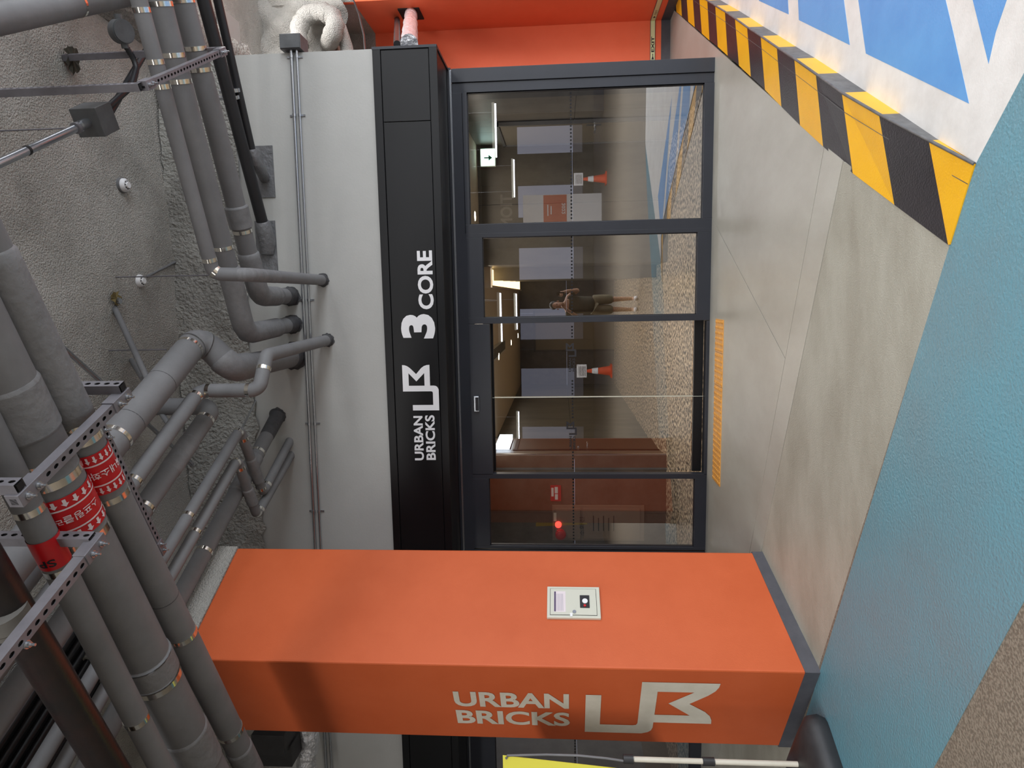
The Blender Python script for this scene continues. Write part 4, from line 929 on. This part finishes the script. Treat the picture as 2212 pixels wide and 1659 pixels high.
zt_ = ony(1350, 1643, 3.8).z; mb = MB(); mb.cyl((px.x, 3.8, ZL+.14), (px.x, 3.8, zt_), .016, 14); mb.build('pole', m_letter2, t)
mb = MB(); mb.cyl((px.x, 3.8, zt_-.05), (px.x, 3.8, zt_+.01), .028, 10); mb.build('clamp_joint', m_rubber, t); mb = MB(); c = ony(1532, 1644, 3.8); mb.cyl((px.x, 3.8, c.z-.03), (px.x, 3.8, c.z+.04), .026, 10); mb.build('clamp_joint', m_rubber, t)
qs = [(1350, 1644), (1310, 1638), (1250, 1632), (1180, 1630), (1095, 1632)]; mb = MB(); mb.tube([ony(a, b, 3.8) for a, b in qs], .007, 8); mb.build('flex_rod', m_pipe, t)
a = ony(1086, 1632, 3.8); b = ony(1350, 1662, 3.8); c = ony(1350, 1800, 3.8); d = ony(1090, 1800, 3.8)
mb = MB(); mb.prism([a, b, c, d], (0, .004, 0)); mb.build('banner_sheet', m_bannr, t)
mb = MB(); e = ony(1094, 1637, 3.79); mb.cyl(e, e+V((0, -.004, 0)), .008, 12); mb.build('grommet', m_steel, t)

# ------------------------------------------------------------------ GARAGE BEHIND THE CAMERA (seen in the glass)
gb = sroot('wall_rear')
zo0, zo1 = .35, 3.3
mb = MB(); mb.bb(-9, 9, -18.3, -18.0, ZL, zo0); mb.bb(-9, 9, -18.3, -18.0, zo1, ZC); mb.build('rear_wall_band', m_conc, gb)
for x in (-9, -6.2, -3.4, -.6, 2.2, 5.0, 7.6):
    mb = MB(); mb.bb(x, x+1.35, -18.25, -17.9, ZL, ZC); mb.build('rear_pier', m_conc, gb)
mb = MB(); text_mb(mb, 'TION', (4.6, -17.9+.01, 3.55), (-1.5, 0, 0), (0, 0, .55), (0, 1, 0), .03); mb.build('wall_lettering', m_letter2, gb)
wl = sroot('wall_left'); mb = MB(); mb.bb(-9.3, -9, -18, 9.3, ZL, ZC); mb.build('side_wall', m_conc, wl)
cg = 'square concrete columns behind the camera'
for k, (x, y) in enumerate(((6.6, -4.5), (6.6, -11), (-6.5, -7.5), (-6.5, -14))):
    t = thing('column', (x, y, ZL), 'plain grey concrete column standing in the garage behind the viewpoint', 'column', cg)
    mb = MB(); mb.bb(x-.4, x+.4, y-.4, y+.4, ZL, ZC); mb.build('shaft', m_conc, t, bevel=.02)
    mb = MB(); mb.bb(x-.405, x+.405, y-.405, y+.405, ZL, ZL+.35); mb.build('painted_dado', m_base, t)
m_tube = emis('tube_glow', (236, 240, 255), 9.0)
for k, (x, y) in enumerate(((3.7, -2.3), (-.5, -2.6), (-4.4, -3.0), (3.7, -8.5), (-.5, -8.5), (-4.4, -8.5))):
    t = thing('tube_light', (x, y, 2.85), ['right tube light of the front row behind the camera, mirrored in the right glass', 'middle tube light of the front row behind the camera', 'left tube light of the front row behind the camera', 'right tube light of the back row behind the camera', 'middle tube light of the back row behind the camera', 'left tube light of the back row behind the camera'][k], 'light', 'tube lights behind the camera')
    mb = MB(); mb.bb(x-.6, x+.6, y-.04, y+.04, 2.86, 2.92); mb.build('light_housing', m_offwhite, t)
    mb = MB(); mb.cyl((x-.58, y, 2.84), (x+.58, y, 2.84), .018, 10); mb.build('tube', m_tube, t)
    mb = MB(); mb.cyl((x-.4, y, 2.92), (x-.4, y, ZC), .004, 6); mb.cyl((x+.4, y, 2.92), (x+.4, y, ZC), .004, 6); mb.build('drop_rod', m_steel, t)
m_cone = mat('cone_orange', (226, 84, 40), .5)
for (x, y, lab) in ((3.76, -9.4, 'orange traffic cone with a white notice on top, mirrored in the right glass'), (-2.3, -6.9, 'orange traffic cone with a white notice on top, mirrored in the sliding door')):
    t = thing('traffic_cone', (x, y, ZL), lab, 'cone')
    mb = MB(); mb.bb(x-.2, x+.2, y-.2, y+.2, ZL, ZL+.04); mb.tube([(x, y, ZL+.04), (x, y, ZL+.75)], [.15, .045], 20); mb.build('cone_body', m_cone, t)
    mb = MB(); mb.tube([(x, y, ZL+.42), (x, y, ZL+.60)], [.102, .077], 20); mb.build('reflective_band', m_letter, t)
    mb = MB(); mb.bb(x-.2, x+.2, y-.01, y+.01, ZL+.76, ZL+1.06); mb.build('notice_board', m_letter, t)
    mb = MB(); 
    for k in range(5): mb.bb(x-.15, x+.15, y+.011, y+.013, ZL+.80+k*.045, ZL+.815+k*.045)
    mb.build('notice_print', m_blackink, t)
t = thing('notice_panel', (3.1, -11.9, ZL), 'tall white panel with an orange poster, mirrored in the right glass', 'panel')
mb = MB(); mb.bb(2.62, 3.66, -11.95, -11.88, ZL, 2.75); mb.build('panel_board', m_letter, t)
mb = MB(); mb.bb(2.64, 3.64, -11.88, -11.87, 1.15, 2.0); mb.build('poster', mat('poster_orange', (206, 92, 56), .6), t)
mb = MB(); text_mb(mb, '2022', (3.35, -11.865, 1.2), (-.4, 0, 0), (0, 0, .13), (0, 1, 0), .02); mb.bb(2.9, 3.3, -11.868, -11.865, 1.82, 1.86); mb.bb(2.95, 3.25, -11.868, -11.865, 1.7, 1.74); mb.build('poster_lettering', m_letter, t)

# ------------------------------------------------------------------ PERSON holding the phone behind the camera (seen mirrored in the glass)
pr = thing('person', (-.20, -.42, ZL), 'person in dark shirt and shorts holding up a phone, mirrored in the glass', 'person')
def skin(name, verts, edges, m, par, sub=2):
    me = bpy.data.meshes.new(name); me.from_pydata([v[0] for v in verts], edges, []); o = bpy.data.objects.new(name, me); COL.objects.link(o)
    sk = o.modifiers.new('skin', 'SKIN'); sk.use_smooth_shade = True; ly = me.skin_vertices[0].data
    for i, v in enumerate(verts):
        r = v[1]; ly[i].radius = (r, r) if not isinstance(r, tuple) else r
    ly[0].use_root = True
    sb = o.modifiers.new('sub', 'SUBSURF'); sb.levels = sub; sb.render_levels = sub
    dg = bpy.context.evaluated_depsgraph_get(); mm = bpy.data.meshes.new_from_object(o.evaluated_get(dg)); bpy.data.objects.remove(o)
    mm.materials.clear(); mm.materials.append(m)
    for p_ in mm.polygons: p_.use_smooth = True
    o = bpy.data.objects.new(name, mm); COL.objects.link(o); o.parent = par; o.location = -par.location; return o
m_skin = mat('skin', (196, 150, 122), .55); m_shirt = mat('dark_olive_shirt', (62, 60, 46), .8); m_short = mat('khaki_shorts', (128, 118, 92), .8); m_hair = mat('black_hair', (26, 22, 20), .5)
bx_, by_ = -.20, -.42
def P3(x, y, z): return (bx_+x, by_+y, z+ZL)
vb = [(P3(0, 0, .93), (.15, .11)), (P3(0, 0, 1.10), (.14, .10)), (P3(0, 0, 1.28), (.17, .11)), (P3(0, .0, 1.41), (.13, .085)), (P3(0, .01, 1.49), .055), (P3(0, .03, 1.57), (.070, .085)), (P3(0, .03, 1.68), (.076, .092)), (P3(0, .02, 1.74), (.045, .055)),
      (P3(-.17, .0, 1.39), .058), (P3(-.27, .06, 1.16), .045), (P3(-.10, .27, 1.40), .033), (P3(-.02, .34, 1.50), .026),
      (P3(.17, .0, 1.39), .058), (P3(.30, .06, 1.18), .045), (P3(.28, .28, 1.42), .033), (P3(.25, .34, 1.53), .026),
      (P3(-.09, 0, .86), .088), (P3(-.10, .01, .50), .058), (P3(-.11, -.01, .10), .038), (P3(-.11, .13, .035), .036),
      (P3(.09, 0, .86), .088), (P3(.10, .01, .50), .058), (P3(.11, -.01, .10), .038), (P3(.11, .13, .035), .036)]
eb = [(0, 1), (1, 2), (2, 3), (3, 4), (4, 5), (5, 6), (6, 7), (3, 8), (8, 9), (9, 10), (10, 11), (3, 12), (12, 13), (13, 14), (14, 15), (0, 16), (16, 17), (17, 18), (18, 19), (0, 20), (20, 21), (21, 22), (22, 23)]
body = skin('body', vb, eb, m_skin, pr)
vt = [(P3(0, 0, .82), (.19, .145)), (P3(0, 0, 1.0), (.18, .14)), (P3(0, 0, 1.26), (.20, .14)), (P3(0, 0, 1.40), (.155, .105)), (P3(-.17, 0, 1.39), .078), (P3(-.24, .04, 1.22), .068), (P3(.17, 0, 1.39), .078), (P3(.26, .04, 1.24), .068)]
skin('shirt', vt, [(0, 1), (1, 2), (2, 3), (3, 4), (4, 5), (3, 6), (6, 7)], m_shirt, pr)
vt = [(P3(0, 0, .98), (.165, .13)), (P3(-.10, 0, .84), .115), (P3(-.105, .01, .46), .10), (P3(.10, 0, .84), .115), (P3(.105, .01, .46), .10)]
skin('shorts', vt, [(0, 1), (1, 2), (0, 3), (3, 4)], m_short, pr)
mb = MB(); mb.ball(P3(0, -.005, 1.69), .088, 0, 12, (1.0, 1.12, .95)); mb.build('hair', m_hair, pr)
mb = MB(); hc = P3(0, .03, 1.60)
mb.ball((hc[0]-.03, hc[1]+.088, hc[2]+.02), .009, 1, 6); mb.ball((hc[0]+.03, hc[1]+.088, hc[2]+.02), .009, 1, 6); mb.ball((hc[0], hc[1]+.10, hc[2]-.012), .015, 0, 6, (.8, 1, 1.3))
mb.ball((hc[0], hc[1]+.09, hc[2]-.05), .018, 2, 6, (1.3, .4, .4)); mb.ball((hc[0]-.082, hc[1], hc[2]), .02, 0, 6, (.5, .8, 1.3)); mb.ball((hc[0]+.082, hc[1], hc[2]), .02, 0, 6, (.5, .8, 1.3))
mb.build('face', [m_skin, m_blackink, mat('lips', (160, 96, 86), .5)], pr)
for sx, hp in ((-1, V(P3(-.02, .34, 1.50))), (1, V(P3(.25, .34, 1.53)))):
    mb = MB(); up = V((0, 0, 1)); fw = V((-sx*.3, 1, .0)).normalized()
    mb.tube([hp-fw*.02, hp+fw*.02, hp+fw*.06], [.028, .038, .034], 12)
    for k in range(4):
        r0 = hp+fw*.055+up*(.026-.018*k); l = (.060, .068, .064, .050)[k]; d2 = V((-sx, .35, 0)).normalized()
        mb.tube([r0-fw*.02, r0+fw*.018, r0+fw*.018+d2*l*.55, r0+d2*l-fw*.0], [.0095, .009, .0085, .0075], 8)
    mb.tube([hp+fw*.01-up*.02, hp+fw*.03+V((-sx*.03, 0, .035)), hp+fw*.035+V((-sx*.055, 0, .05))], [.013, .011, .009], 8)
    mb.build('hand', m_skin, pr)
mb = MB()
for sx in (-1, 1): mb.ball(P3(sx*.11, .05, .045), .06, 0, 10, (.85, 2.1, .75))
mb.build('shoes', m_letter, pr)
ph = thing('phone', CAM-F_*.02, 'dark phone held up sideways by the person, mirrored in the glass', 'phone')
mb = MB(); c = CAM-F_*.022+R_*.03-U_*.02; mb.box(c-R_*.036-U_*.078, R_*.072, U_*.156, -F_*.008); mb.build('phone_case', m_blackink, ph, bevel=.003)
